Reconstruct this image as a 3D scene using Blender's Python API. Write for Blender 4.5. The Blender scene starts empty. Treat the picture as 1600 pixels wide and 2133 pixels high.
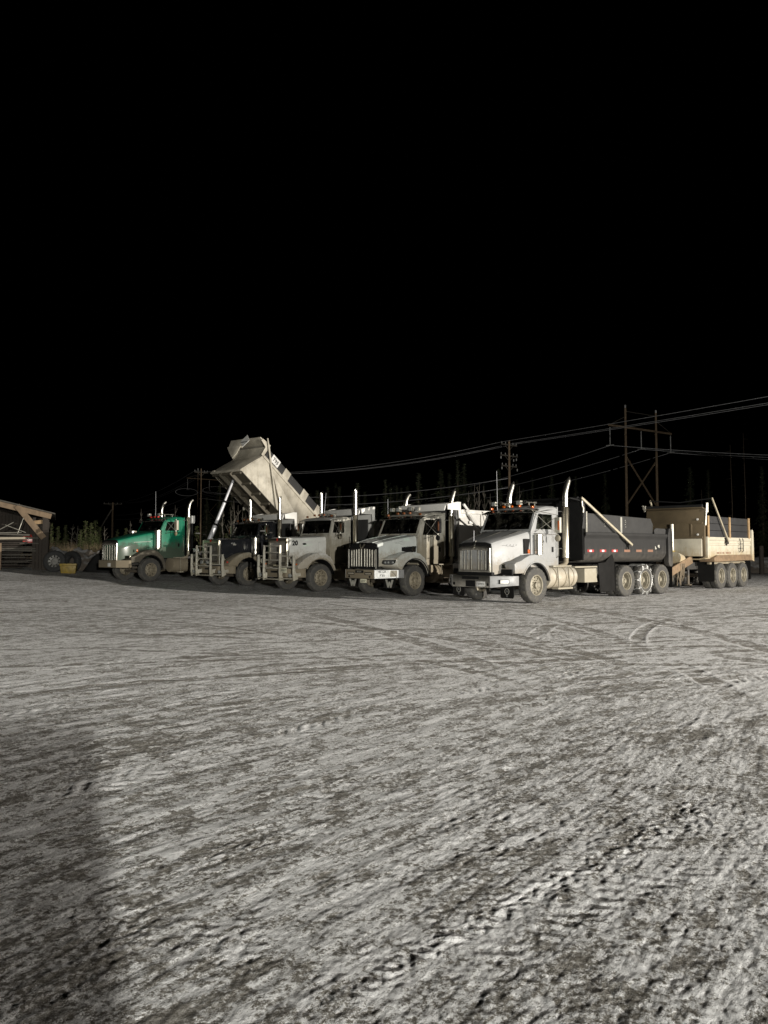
import bpy, bmesh, math, random
import numpy as np
from mathutils import Vector, Matrix
R = math.radians
PI = math.pi
sc = bpy.context.scene
col = sc.collection
rng = random.Random(7)

# ------------------------------------------------------------------ materials
def newmat(name):
    m = bpy.data.materials.new(name); m.use_nodes = True
    nt = m.node_tree; nt.nodes.clear()
    out = nt.nodes.new('ShaderNodeOutputMaterial')
    b = nt.nodes.new('ShaderNodeBsdfPrincipled')
    nt.links.new(b.outputs[0], out.inputs[0])
    return m, nt, b
def N(nt, t, **kw):
    n = nt.nodes.new(t)
    for k, v in kw.items():
        if k in n.inputs.keys(): n.inputs[k].default_value = v
        else: setattr(n, k, v)
    return n
def mathn(nt, op, a, b=None, clamp=False):
    n = nt.nodes.new('ShaderNodeMath'); n.operation = op; n.use_clamp = clamp
    for i, v in enumerate((a, b)):
        if v is None: continue
        if isinstance(v, (int, float)): n.inputs[i].default_value = v
        else: nt.links.new(v, n.inputs[i])
    return n.outputs[0]
def ramp(nt, f, a, b):
    n = nt.nodes.new('ShaderNodeMapRange'); n.interpolation_type = 'SMOOTHSTEP'
    nt.links.new(f, n.inputs[0]); n.inputs[1].default_value = a; n.inputs[2].default_value = b
    return n.outputs[0]
def mixc(nt, f, a, b):
    n = nt.nodes.new('ShaderNodeMix'); n.data_type = 'RGBA'
    for i, v in ((0, f), (6, a), (7, b)):
        if isinstance(v, tuple): n.inputs[i].default_value = (*v, 1)
        elif isinstance(v, (int, float)): n.inputs[i].default_value = v
        else: nt.links.new(v, n.inputs[i])
    return n.outputs[2]
def noise(nt, vec, scale, detail=4, rough=.55):
    n = nt.nodes.new('ShaderNodeTexNoise'); n.inputs['Scale'].default_value = scale
    n.inputs['Detail'].default_value = detail; n.inputs['Roughness'].default_value = rough
    if vec is not None: nt.links.new(vec, n.inputs['Vector'])
    return n.outputs[0]
def coords(nt, scale=(1, 1, 1), rot=(0, 0, 0)):
    t = nt.nodes.new('ShaderNodeTexCoord'); m = nt.nodes.new('ShaderNodeMapping')
    nt.links.new(t.outputs['Object'], m.inputs[0])
    m.inputs['Scale'].default_value = scale; m.inputs['Rotation'].default_value = rot
    return m.outputs[0]
DIRT = (.21, .17, .115)
def surf(name, c, rough=.5, metal=0., dirt=.3, zr=None, dc=DIRT, sc_=3., bump=0., coat=0., streak=False, c2=None, var=.15):
    """painted / metal / wood surface: base colour with tone variation, salt and mud in patches (thicker low down on road vehicles)"""
    m, nt, b = newmat(name)
    v = coords(nt)
    n1 = noise(nt, v, sc_, 6, .6); n2 = noise(nt, v, sc_*7, 4, .6)
    c2 = c2 or tuple(x*(1-var*2) for x in c)
    base = mixc(nt, ramp(nt, n1, .35, .7), c, c2)
    f = mathn(nt, 'ADD', mathn(nt, 'MULTIPLY', n1, .6), mathn(nt, 'MULTIPLY', n2, .4))
    if streak:
        ns = noise(nt, coords(nt, (9, 9, .7)), 1.0, 4, .6)
        f = mathn(nt, 'ADD', mathn(nt, 'MULTIPLY', f, .5), mathn(nt, 'MULTIPLY', ns, .5))
    if zr:
        s = nt.nodes.new('ShaderNodeSeparateXYZ'); nt.links.new(v, s.inputs[0])
        mr = nt.nodes.new('ShaderNodeMapRange'); nt.links.new(s.outputs[2], mr.inputs[0])
        mr.inputs[1].default_value = zr[0]; mr.inputs[2].default_value = zr[1]
        mr.inputs[3].default_value = .45; mr.inputs[4].default_value = -.22
        f = mathn(nt, 'ADD', f, mr.outputs[0])
    k = mathn(nt, 'MULTIPLY', ramp(nt, f, .72-.5*dirt, 1.02-.5*dirt), min(1., .45+dirt*.7), True)
    nt.links.new(mixc(nt, k, base, dc), b.inputs['Base Color'])
    b.inputs['Metallic'].default_value = metal
    if metal: nt.links.new(mathn(nt, 'MULTIPLY', mathn(nt, 'SUBTRACT', 1., k, True), metal), b.inputs['Metallic'])
    rr = nt.nodes.new('ShaderNodeMapRange'); nt.links.new(k, rr.inputs[0])
    rr.inputs[3].default_value = rough; rr.inputs[4].default_value = max(.8, rough)
    nt.links.new(rr.outputs[0], b.inputs['Roughness'])
    if coat: b.inputs['Coat Weight'].default_value = coat; b.inputs['Coat Roughness'].default_value = .12
    if bump:
        bn = N(nt, 'ShaderNodeBump', Strength=bump, Distance=.01); nt.links.new(n2, bn.inputs['Height'])
        nt.links.new(bn.outputs[0], b.inputs['Normal'])
    return m
def glassmat(name, tint=(.5, .62, .55), op=.12):
    m = bpy.data.materials.new(name); m.use_nodes = True; nt = m.node_tree; nt.nodes.clear()
    out = nt.nodes.new('ShaderNodeOutputMaterial')
    tr = N(nt, 'ShaderNodeBsdfTransparent', Color=(*tint, 1)); gl = N(nt, 'ShaderNodeBsdfGlossy', Roughness=.03)
    df = N(nt, 'ShaderNodeBsdfDiffuse', Color=(.16, .15, .12, 1))
    fr = N(nt, 'ShaderNodeFresnel', IOR=1.5)
    a = nt.nodes.new('ShaderNodeMixShader'); nt.links.new(fr.outputs[0], a.inputs[0])
    nt.links.new(tr.outputs[0], a.inputs[1]); nt.links.new(gl.outputs[0], a.inputs[2])
    c = nt.nodes.new('ShaderNodeMixShader')
    nt.links.new(mathn(nt, 'MULTIPLY', ramp(nt, noise(nt, coords(nt), 4, 4), .4, .8), op), c.inputs[0])
    nt.links.new(a.outputs[0], c.inputs[1]); nt.links.new(df.outputs[0], c.inputs[2])
    nt.links.new(c.outputs[0], out.inputs[0]); return m
M = {}
M['white'] = surf('white_paint', (.255, .257, .255), .5, 0, .27, (.7, 1.9), coat=.08, var=.06)
M['white2'] = surf('grey_white_paint', (.44, .46, .44), .34, 0, .36, (.8, 2.1), coat=.4, var=.05)
M['white3'] = surf('salted_white_paint', (.50, .50, .475), .4, 0, .42, (.9, 2.0), coat=.2, var=.06)
M['blackp'] = surf('black_paint', (.018, .019, .022), .22, 0, .16, (.6, 1.6), coat=.5)
M['green'] = surf('green_paint', (.0, .14, .074), .5, 0, .5, (1.2, 2.15), coat=.06, var=.1, dc=(.05, .045, .033))  # low dirt, made darker and heavier to paint in shade below the hood
M['mud'] = surf('mud_caked_fender', (.095, .083, .062), .8, 0, .5, None, sc_=5, dc=(.06, .05, .037))
M['darkbox'] = surf('dark_grey_box_paint', (.016, .0155, .015), .55, 0, .24, (.9, 2.4), sc_=2., dc=(.075, .067, .056), streak=True)
M['boardgrey'] = surf('grey_rubber_sideboard', (.026, .0255, .025), .8, 0, .36, None, sc_=2.5, dc=(.085, .08, .073), streak=True)
M['boxwhite'] = surf('white_box_paint', (.58, .57, .54), .4, 0, .3, (.8, 2.6), sc_=2., streak=True, var=.06)
M['boxtan'] = surf('dusty_bare_box_steel', (.48, .445, .37), .55, .1, .55, None, sc_=1.7, dc=(.24, .205, .145), streak=True)
M['boxunder'] = surf('dark_box_underside', (.085, .075, .055), .7, .1, .5, None)  # underside tone, darker than the flanks
M['cream'] = surf('cream_trailer_paint', (.46, .425, .34), .5, 0, .58, (.7, 2.0), sc_=2.5, streak=True, dc=(.3, .23, .13), var=.08)
M['trailtan'] = surf('tan_headwall_steel', (.095, .07, .038), .6, 0, .5, None, sc_=1.6, dc=(.075, .055, .03))
M['blackboard'] = surf('black_sideboard_planks', (.022, .022, .023), .65, 0, .3, None, sc_=2.5, dc=(.09, .085, .08), streak=True)
M['ambershade'] = surf('shaded_amber_lens', (.16, .05, .012), .5, 0, .4, None, sc_=9, dc=(.09, .07, .045))  # amber darkened to put the shade on the farther trucks into the lens
M['arm'] = surf('dusty_arm_paint', (.36, .32, .235), .5, 0, .4, None, sc_=5)
M['guard'] = surf('pale_guard_aluminium', (.58, .55, .47), .45, .35, .32, (.2, 1.5), sc_=4, dc=(.3, .27, .2))
M['gbar'] = surf('dull_grille_bar', (.42, .40, .34), .5, .55, .35, None, sc_=5, dc=(.2, .17, .12))
M['cabtan'] = surf('dull_tan_cab', (.36, .345, .30), .5, 0, .55, (.9, 2.9), sc_=3, dc=(.17, .145, .10), streak=True)  # duller tan than the hoods, darker in streaks towards the bottom
M['wood'] = surf('weathered_stake_wood', (.33, .22, .115), .75, 0, .25, None, sc_=5, dc=(.25, .18, .1), bump=.3, streak=True)
M['timber'] = surf('rough_shed_timber', (.030, .023, .017), .85, 0, .45, None, sc_=4, dc=(.02, .016, .012), bump=.6, streak=True)
M['timber2'] = surf('grey_plank_timber', (.075, .068, .056), .85, 0, .4, None, sc_=4, dc=(.04, .035, .028), bump=.6)
M['pole'] = surf('treated_pole_timber', (.19, .135, .085), .85, 0, .4, None, sc_=3, dc=(.06, .045, .032), bump=.5, streak=True)
M['chrome'] = surf('chrome', (.70, .68, .61), .33, 1., .12, None, sc_=5, dc=(.4, .37, .3))
M['chromed'] = surf('salted_warm_sheen_chrome', (.56, .52, .42), .28, 1., .42, None, sc_=4, dc=(.32, .27, .19))  # salt in patches; warm tint stands in for golden reflections
M['bumpergrey'] = surf('satin_steel_bumper_end', (.32, .32, .32), .45, .3, .3, None, sc_=4, dc=(.24, .22, .18))
M['alu'] = surf('salted_aluminium', (.46, .44, .38), .45, .6, .55, (.3, 2.2), sc_=4, dc=(.25, .22, .16))
M['alud'] = surf('muddy_aluminium', (.34, .31, .24), .55, .3, .7, (.2, 2.0), sc_=4, dc=(.17, .14, .095))
M['tank'] = surf('mud_coated_tank', (.52, .49, .42), .42, .55, .5, (.2, 1.6), sc_=4, dc=(.27, .23, .165))
M['frame'] = surf('black_frame_steel', (.03, .028, .025), .6, 0, .45, (.1, 1.1), sc_=5, dc=(.13, .105, .075))
M['ruststeel'] = surf('rusty_steel', (.22, .15, .09), .7, .2, .5, None, sc_=6, dc=(.12, .085, .05), bump=.3)
M['rubber'] = surf('dusty_tyre_rubber', (.045, .043, .04), .8, 0, .55, None, sc_=7, dc=(.14, .13, .105), bump=.3)
M['rubberd'] = surf('dark_tyre_rubber', (.018, .018, .018), .75, 0, .2, None, sc_=7, dc=(.07, .065, .055), bump=.3)
M['flap'] = surf('black_rubber_flap', (.010, .0095, .009), .7, 0, .12, None, sc_=5, dc=(.05, .045, .035))
M['headboard'] = surf('shaded_headboard', (.009, .009, .009), .5, 0, .15, None, sc_=3, dc=(.03, .028, .024), streak=True)  # front of the dark box, its shade put into a blacker colour
M['rim'] = surf('cream_steel_rim', (.25, .225, .17), .55, .1, .6, None, sc_=9, dc=(.11, .095, .07))
M['rimd'] = surf('mud_covered_rim', (.22, .19, .135), .65, 0, .7, None, sc_=9, dc=(.13, .11, .08))
M['rimg'] = surf('grey_steel_rim', (.2, .195, .18), .55, .2, .4, None, sc_=9, dc=(.18, .16, .13))
M['blackt'] = surf('black_trim', (.012, .012, .012), .45, 0, .1, None)
M['visor'] = surf('smoked_visor_plastic', (.012, .014, .013), .18, 0, .06, None)
M['seat'] = surf('dark_cab_interior', (.035, .035, .036), .8, 0, .1, None)
M['cloth'] = surf('pale_dash_cloth', (.5, .5, .42), .9, 0, .2, None)
M['amber'] = surf('amber_lens', (.42, .085, .008), .25, 0, .08, None, coat=.6)
M['red'] = surf('red_lens', (.5, .03, .02), .3, 0, .12, None)
M['redtape'] = surf('red_reflective_tape', (.34, .04, .04), .4, 0, .2, None, sc_=8)
M['whitetape'] = surf('white_reflective_tape', (.8, .78, .74), .3, 0, .15, None, sc_=8)
M['orangetape'] = surf('faded_reflective_tape', (.22, .115, .075), .5, 0, .45, None, sc_=8)
M['lens'] = surf('headlamp_lens', (.6, .62, .6), .06, .6, .15, None, sc_=9)
M['sign'] = surf('white_sign_plate', (.72, .71, .68), .4, 0, .14, None, sc_=9)
M['plate'] = surf('cream_number_plate', (.7, .68, .52), .4, 0, .2, None, sc_=12)
M['ink'] = surf('black_lettering', (.012, .012, .012), .5, 0, .05, None)
M['inkg'] = surf('grey_lettering', (.09, .09, .09), .5, 0, .1, None)
M['pale'] = surf('pale_lettering', (.34, .33, .29), .5, 0, .2, None)
M['yellow'] = surf('yellow_plastic', (.24, .16, .006), .5, 0, .55, None, sc_=4, dc=(.16, .11, .03))
M['tarp'] = surf('black_tarpaulin', (.02, .02, .02), .55, 0, .15, None)
M['chain'] = surf('galvanised_chain', (.62, .62, .6), .4, .5, .2, None, sc_=12)
M['rustchain'] = surf('rusty_chain', (.2, .16, .11), .6, .3, .4, None, sc_=12)
M['wire'] = surf('aluminium_conductor', (.32, .32, .33), .5, .3, .1, None)
M['ins'] = surf('grey_insulator', (.36, .36, .35), .35, 0, .1, None)
M['steelrod'] = surf('polished_ram_steel', (.68, .68, .71), .42, .35, .1, None, dc=(.4, .38, .36))
for k_ in ('flap', 'headboard', 'tarp', 'blackt'):
    next(n for n in M[k_].node_tree.nodes if n.type == 'BSDF_PRINCIPLED').inputs['Specular IOR Level'].default_value = .12
M['glass'] = glassmat('window_glass')
M['glassg'] = glassmat('green_tinted_glass', (.34, .55, .42), .18)
M['glassd'] = glassmat('dirty_dark_glass', (.3, .34, .32), .1)
def treemat(name, c, c2):
    m, nt, b = newmat(name)
    v = coords(nt); f = ramp(nt, noise(nt, v, 1.6, 3), .35, .68)
    nt.links.new(mixc(nt, f, c, c2), b.inputs['Base Color']); b.inputs['Roughness'].default_value = .8
    return m
M['spruce'] = treemat('spruce_needles', (.034, .045, .02), (.062, .072, .034))
M['pine'] = treemat('young_pine_needles', (.05, .065, .016), (.085, .095, .035))
M['bark'] = surf('conifer_bark', (.12, .09, .065), .9, 0, .3, None, sc_=8)
M['birch'] = surf('pale_birch_bark', (.15, .135, .11), .85, 0, .45, None, sc_=8, dc=(.05, .045, .036))
M['grass'] = surf('dead_grass', (.2, .15, .09), .9, 0, .3, None, sc_=4)
# ------------------------------------------------------------------ mesh builder
class MB:
    def __init__(s): s.v = []; s.f = []
    def add(s, vs, fs):
        o = len(s.v); s.v += [tuple(p) for p in vs]; s.f += [tuple(i+o for i in f) for f in fs]; return s
    def box(s, x0, x1, y0, y1, z0, z1):
        return s.add([(x, y, z) for x in (x0, x1) for y in (y0, y1) for z in (z0, z1)],
                     [(0, 1, 3, 2), (4, 6, 7, 5), (0, 4, 5, 1), (2, 3, 7, 6), (0, 2, 6, 4), (1, 5, 7, 3)])
    def bar(s, p, q, w, h=None, up=(0, 0, 1)):
        p = Vector(p); q = Vector(q); h = h or w; d = (q-p).normalized(); u = Vector(up)
        if abs(d.dot(u)) > .98: u = Vector((1, 0, 0))
        a = d.cross(u).normalized(); b = a.cross(d)
        vs = [c+a*i*w/2+b*j*h/2 for c in (p, q) for i, j in ((-1, -1), (1, -1), (1, 1), (-1, 1))]
        return s.add(vs, [(3, 2, 1, 0), (4, 5, 6, 7)]+[(i, (i+1) % 4, (i+1) % 4+4, i+4) for i in range(4)])
    def tube(s, path, r, n=8, cap=True):
        P = [Vector(p) for p in path]; rs = r if isinstance(r, (list, tuple)) else [r]*len(P)
        vs = []; a = None
        for i, p in enumerate(P):
            d = (P[min(i+1, len(P)-1)]-P[max(i-1, 0)]).normalized()
            if a is None:
                u = Vector((0, 0, 1)) if abs(d.z) < .9 else Vector((1, 0, 0)); a = d.cross(u).normalized()
            a = (a-d*a.dot(d)).normalized(); b = d.cross(a)
            vs += [p+(a*math.cos(2*PI*k/n)+b*math.sin(2*PI*k/n))*rs[i] for k in range(n)]
        fs = [(i*n+k, i*n+(k+1) % n, (i+1)*n+(k+1) % n, (i+1)*n+k) for i in range(len(P)-1) for k in range(n)]
        if cap: fs += [tuple(range(n))[::-1], tuple((len(P)-1)*n+k for k in range(n))]
        return s.add(vs, fs)
    def cyl(s, p, q, r, r2=None, n=16): return s.tube([p, q], [r, r if r2 is None else r2], n)
    def prism(s, poly, a, b, axis='y'):
        f = {'y': lambda p, t: (p[0], t, p[1]), 'x': lambda p, t: (t, p[0], p[1]), 'z': lambda p, t: (p[0], p[1], t)}[axis]
        n = len(poly)
        return s.add([f(p, a) for p in poly]+[f(p, b) for p in poly],
                     [tuple(range(n)), tuple(range(2*n-1, n-1, -1))]+[(i, i+n, (i+1) % n+n, (i+1) % n) for i in range(n)])
    def loft(s, secs, caps=True, closed=True):
        n = len(secs[0]); vs = [p for q in secs for p in q]; k = n if closed else n-1
        fs = [(i*n+j, i*n+(j+1) % n, (i+1)*n+(j+1) % n, (i+1)*n+j) for i in range(len(secs)-1) for j in range(k)]
        if caps: fs += [tuple(range(n))[::-1], tuple((len(secs)-1)*n+j for j in range(n))]
        return s.add(vs, fs)
    def lathe(s, prof, n=40, c=(0, 0, 0), skip=None, mod=None):
        """profile of (radius, y) turned about the y axis"""
        m = len(prof); vs = []; fs = []
        for k in range(n):
            t = 2*PI*k/n
            for i, (r, y) in enumerate(prof):
                rr = r if mod is None else mod(k, i, r, y)
                vs.append((c[0]+rr*math.cos(t), c[1]+y, c[2]+rr*math.sin(t)))
        for k in range(n):
            for i in range(m-1):
                if skip and skip(k, i): continue
                a = k*m+i; b = ((k+1) % n)*m+i; fs.append((a, a+1, b+1, b))
        return s.add(vs, fs)
    def ring(s, out, inn, t):
        """flat panel with a hole: outer and inner loops of equal length, thickness vector t"""
        n = len(out); t = Vector(t)
        vs = [Vector(p) for p in out]+[Vector(p) for p in inn]; vs += [p+t for p in vs]
        fs = []
        for i in range(n):
            j = (i+1) % n
            fs += [(i, j, n+j, n+i), (2*n+j, 2*n+i, 3*n+i, 3*n+j), (i, 2*n+i, 2*n+j, j), (n+j, 3*n+j, 3*n+i, n+i)]
        return s.add(vs, fs)
    def sheet(s, pts, t):
        n = len(pts); t = Vector(t); vs = [Vector(p) for p in pts]; vs += [p+t for p in vs]
        return s.add(vs, [tuple(range(n)), tuple(range(2*n-1, n-1, -1))]+[(i, i+n, (i+1) % n+n, (i+1) % n) for i in range(n)])
    def mesh(s, name, mat, bevel=0., smooth=35, seg=2):
        me = bpy.data.meshes.new(name); bm = bmesh.new()
        vs = [bm.verts.new(p) for p in s.v]
        for f in s.f:
            try: bm.faces.new([vs[i] for i in f])
            except ValueError: pass
        bmesh.ops.remove_doubles(bm, verts=bm.verts, dist=1e-5)
        bmesh.ops.recalc_face_normals(bm, faces=bm.faces)
        if bevel:
            es = [e for e in bm.edges if len(e.link_faces) == 2 and e.calc_face_angle(0) > R(28)]
            bmesh.ops.bevel(bm, geom=es, offset=bevel, segments=seg, affect='EDGES', clamp_overlap=True, profile=.6)
        bm.to_mesh(me); bm.free()
        me.polygons.foreach_set('use_smooth', [True]*len(me.polygons))
        if smooth < 180: me.set_sharp_from_angle(angle=R(smooth))
        me.materials.append(M[mat] if isinstance(mat, str) else mat)
        return me
    def build(s, name, mat, parent=None, bevel=0., smooth=35, loc=(0, 0, 0), rot=(0, 0, 0), label=None):
        o = bpy.data.objects.new(name, s.mesh(name, mat, bevel, smooth)); col.objects.link(o)
        o.location = loc; o.rotation_euler = rot
        if parent is not None: o.parent = parent
        if label: o['label'] = label
        return o
def put(name, me, parent=None, loc=(0, 0, 0), rot=(0, 0, 0), label=None):
    o = bpy.data.objects.new(name, me); col.objects.link(o); o.location = loc; o.rotation_euler = rot
    if parent is not None: o.parent = parent
    if label: o['label'] = label
    return o
def tag(o, label=None, cat=None, group=None, kind=None):
    for k, v in (('label', label), ('category', cat), ('group', group), ('kind', kind)):
        if v: o[k] = v
    return o
def empty(name, loc, rz=0., **kw):
    o = bpy.data.objects.new(name, None); col.objects.link(o); o.location = loc; o.rotation_euler = (0, 0, rz)
    return tag(o, **kw)
def text(s, size, origin, X, Y, mat, parent, name='lettering', sx=1., bold=.0, ext=.002):
    """raised flat lettering: origin = centre, X reading direction, Y up"""
    cu = bpy.data.curves.new('t', 'FONT'); cu.body = s; cu.size = size; cu.align_x = 'CENTER'; cu.align_y = 'CENTER'
    cu.extrude = ext; cu.offset = bold; cu.resolution_u = 2
    t = bpy.data.objects.new('t', cu); col.objects.link(t)
    dg = bpy.context.evaluated_depsgraph_get(); me = bpy.data.meshes.new_from_object(t.evaluated_get(dg))
    bpy.data.objects.remove(t)
    X = Vector(X).normalized(); Y = Vector(Y).normalized(); Z = X.cross(Y)
    mt = Matrix(((X.x*sx, Y.x, Z.x, origin[0]), (X.y*sx, Y.y, Z.y, origin[1]), (X.z*sx, Y.z, Z.z, origin[2]), (0, 0, 0, 1)))
    me.transform(mt); me.materials.clear(); me.materials.append(M[mat]); me.name = name
    return put(name, me, parent)
def scrawl(n, size, origin, X, Y, mat, parent, name='lettering'):
    """worn marks too small to read: n little upright strokes and hooks in a row"""
    X = Vector(X).normalized(); Y = Vector(Y).normalized(); Z = X.cross(Y); O = Vector(origin); b = MB(); rg = random.Random(n*7+int(size*1000)); w = size*.62; t = size*.14
    for i in range(n):
        c_ = O+X*((i-(n-1)/2)*w); h = size*.36
        b.bar(c_-X*w*.25-Y*h+Z*.001, c_-X*w*.25*rg.choice((1, .2))+Y*h+Z*.001, t, .004)
        b.bar(c_-X*w*.25+Y*h*rg.choice((1, 0, -1))+Z*.002, c_+X*w*.28+Y*h*rg.uniform(-1, 1)+Z*.002, t, .004)
    return b.build(name, mat, parent, 0)
LX, LY = (-1, 0, 0), (0, 0, 1)          # reading directions on the left flank of a truck
def mir(pts): return pts+[(p[0], -p[1], p[2]) for p in pts[::-1] if abs(p[1]) > 1e-6]
# ------------------------------------------------------------------ ground height
def rise(x, y):
    a = np.clip((-x-5)/9., 0, 3); b = np.clip((y-14)/18., 0, 1); b = b*b*(3-2*b)
    return .029*9*a*a/(a+.35)*b*1.42
# ------------------------------------------------------------------ wheels (shared meshes)
TY = [(.285, -.125), (.30, -.145), (.36, -.152), (.43, -.155), (.475, -.150), (.505, -.138), (.518, -.118), (.521, -.07), (.521, -.056), (.508, -.052), (.508, -.04), (.522, -.036),
      (.523, -.008), (.510, -.004)]
TY = TY+[(r, -y) for r, y in TY[::-1]]
def tyre_mod(k, i, r, y):
    if r > .474 and abs(y) > .06 and k % 4 in (2, 3): return r-.014
    if r > .515 and k % 4 in (2, 3) and abs(y) < .04: return r-.003
    return r
def tyre_mesh(mat): return MB().lathe(TY, 96, mod=tyre_mod).mesh('tyre', mat, 0, 40)
def rim_front(mat):
    b = MB()
    b.lathe([(.30, .145), (.285, .150), (.268, .135), (.262, .10), (.25, .075), (.242, .07), (.20, .075), (.165, .088), (.15, .10), (.135, .10), (.0, .10)], 60,
            skip=lambda k, i: i == 5 and k % 6 in (2, 3))
    b.lathe([(.10, .095), (.10, .17), (.085, .185), (.06, .19), (.055, .205), (0, .205)], 24)
    b.lathe([(.285, -.14), (.27, -.1), (.255, .0), (.25, .07)], 40)
    for k in range(10):
        t = 2*PI*k/10; b.cyl((.143*math.cos(t), .098, .143*math.sin(t)), (.143*math.cos(t), .135, .143*math.sin(t)), .015, .012, 6)
    return b.mesh('rim', mat, 0, 35)
def rim_dish(mat):
    b = MB()
    b.lathe([(.30, .145), (.288, .152), (.272, .135), (.266, .09), (.252, .075), (.245, .02), (.238, -.06), (.225, -.075), (.17, -.08), (.145, -.075), (.0, -.075)], 60,
            skip=lambda k, i: i == 7 and k % 6 in (2, 3))
    b.lathe([(.115, -.08), (.115, .03), (.10, .05), (.075, .055), (.07, .085), (0, .085)], 24)
    for k in range(10):
        t = 2*PI*k/10; b.cyl((.143*math.cos(t), -.08, .143*math.sin(t)), (.143*math.cos(t), -.03, .143*math.sin(t)), .016, .013, 6)
    return b.mesh('rim', mat, 0, 35)
TM = {k: tyre_mesh(k) for k in ('rubber', 'rubberd')}
RF = {k: rim_front(k) for k in ('rim', 'rimd', 'rimg')}
RD = {k: rim_dish(k) for k in ('rim', 'rimd', 'rimg')}
def wheel(parent, x, y, rim, dual=False, tyre='rubber', zc=.515, rmesh=None):
    s = 1 if y > 0 else -1
    w = put('wheel', TM[tyre], parent, (x, y, zc), (0, rng.uniform(0, 6), 0 if s > 0 else PI))
    w.rotation_euler = (0, 0, 0 if s > 0 else PI)
    put('rim', (RD if dual else RF)[rim], w)
    if dual: put('inner_tyre', TM[tyre], w, (0, -.33, 0))
    return w
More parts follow.
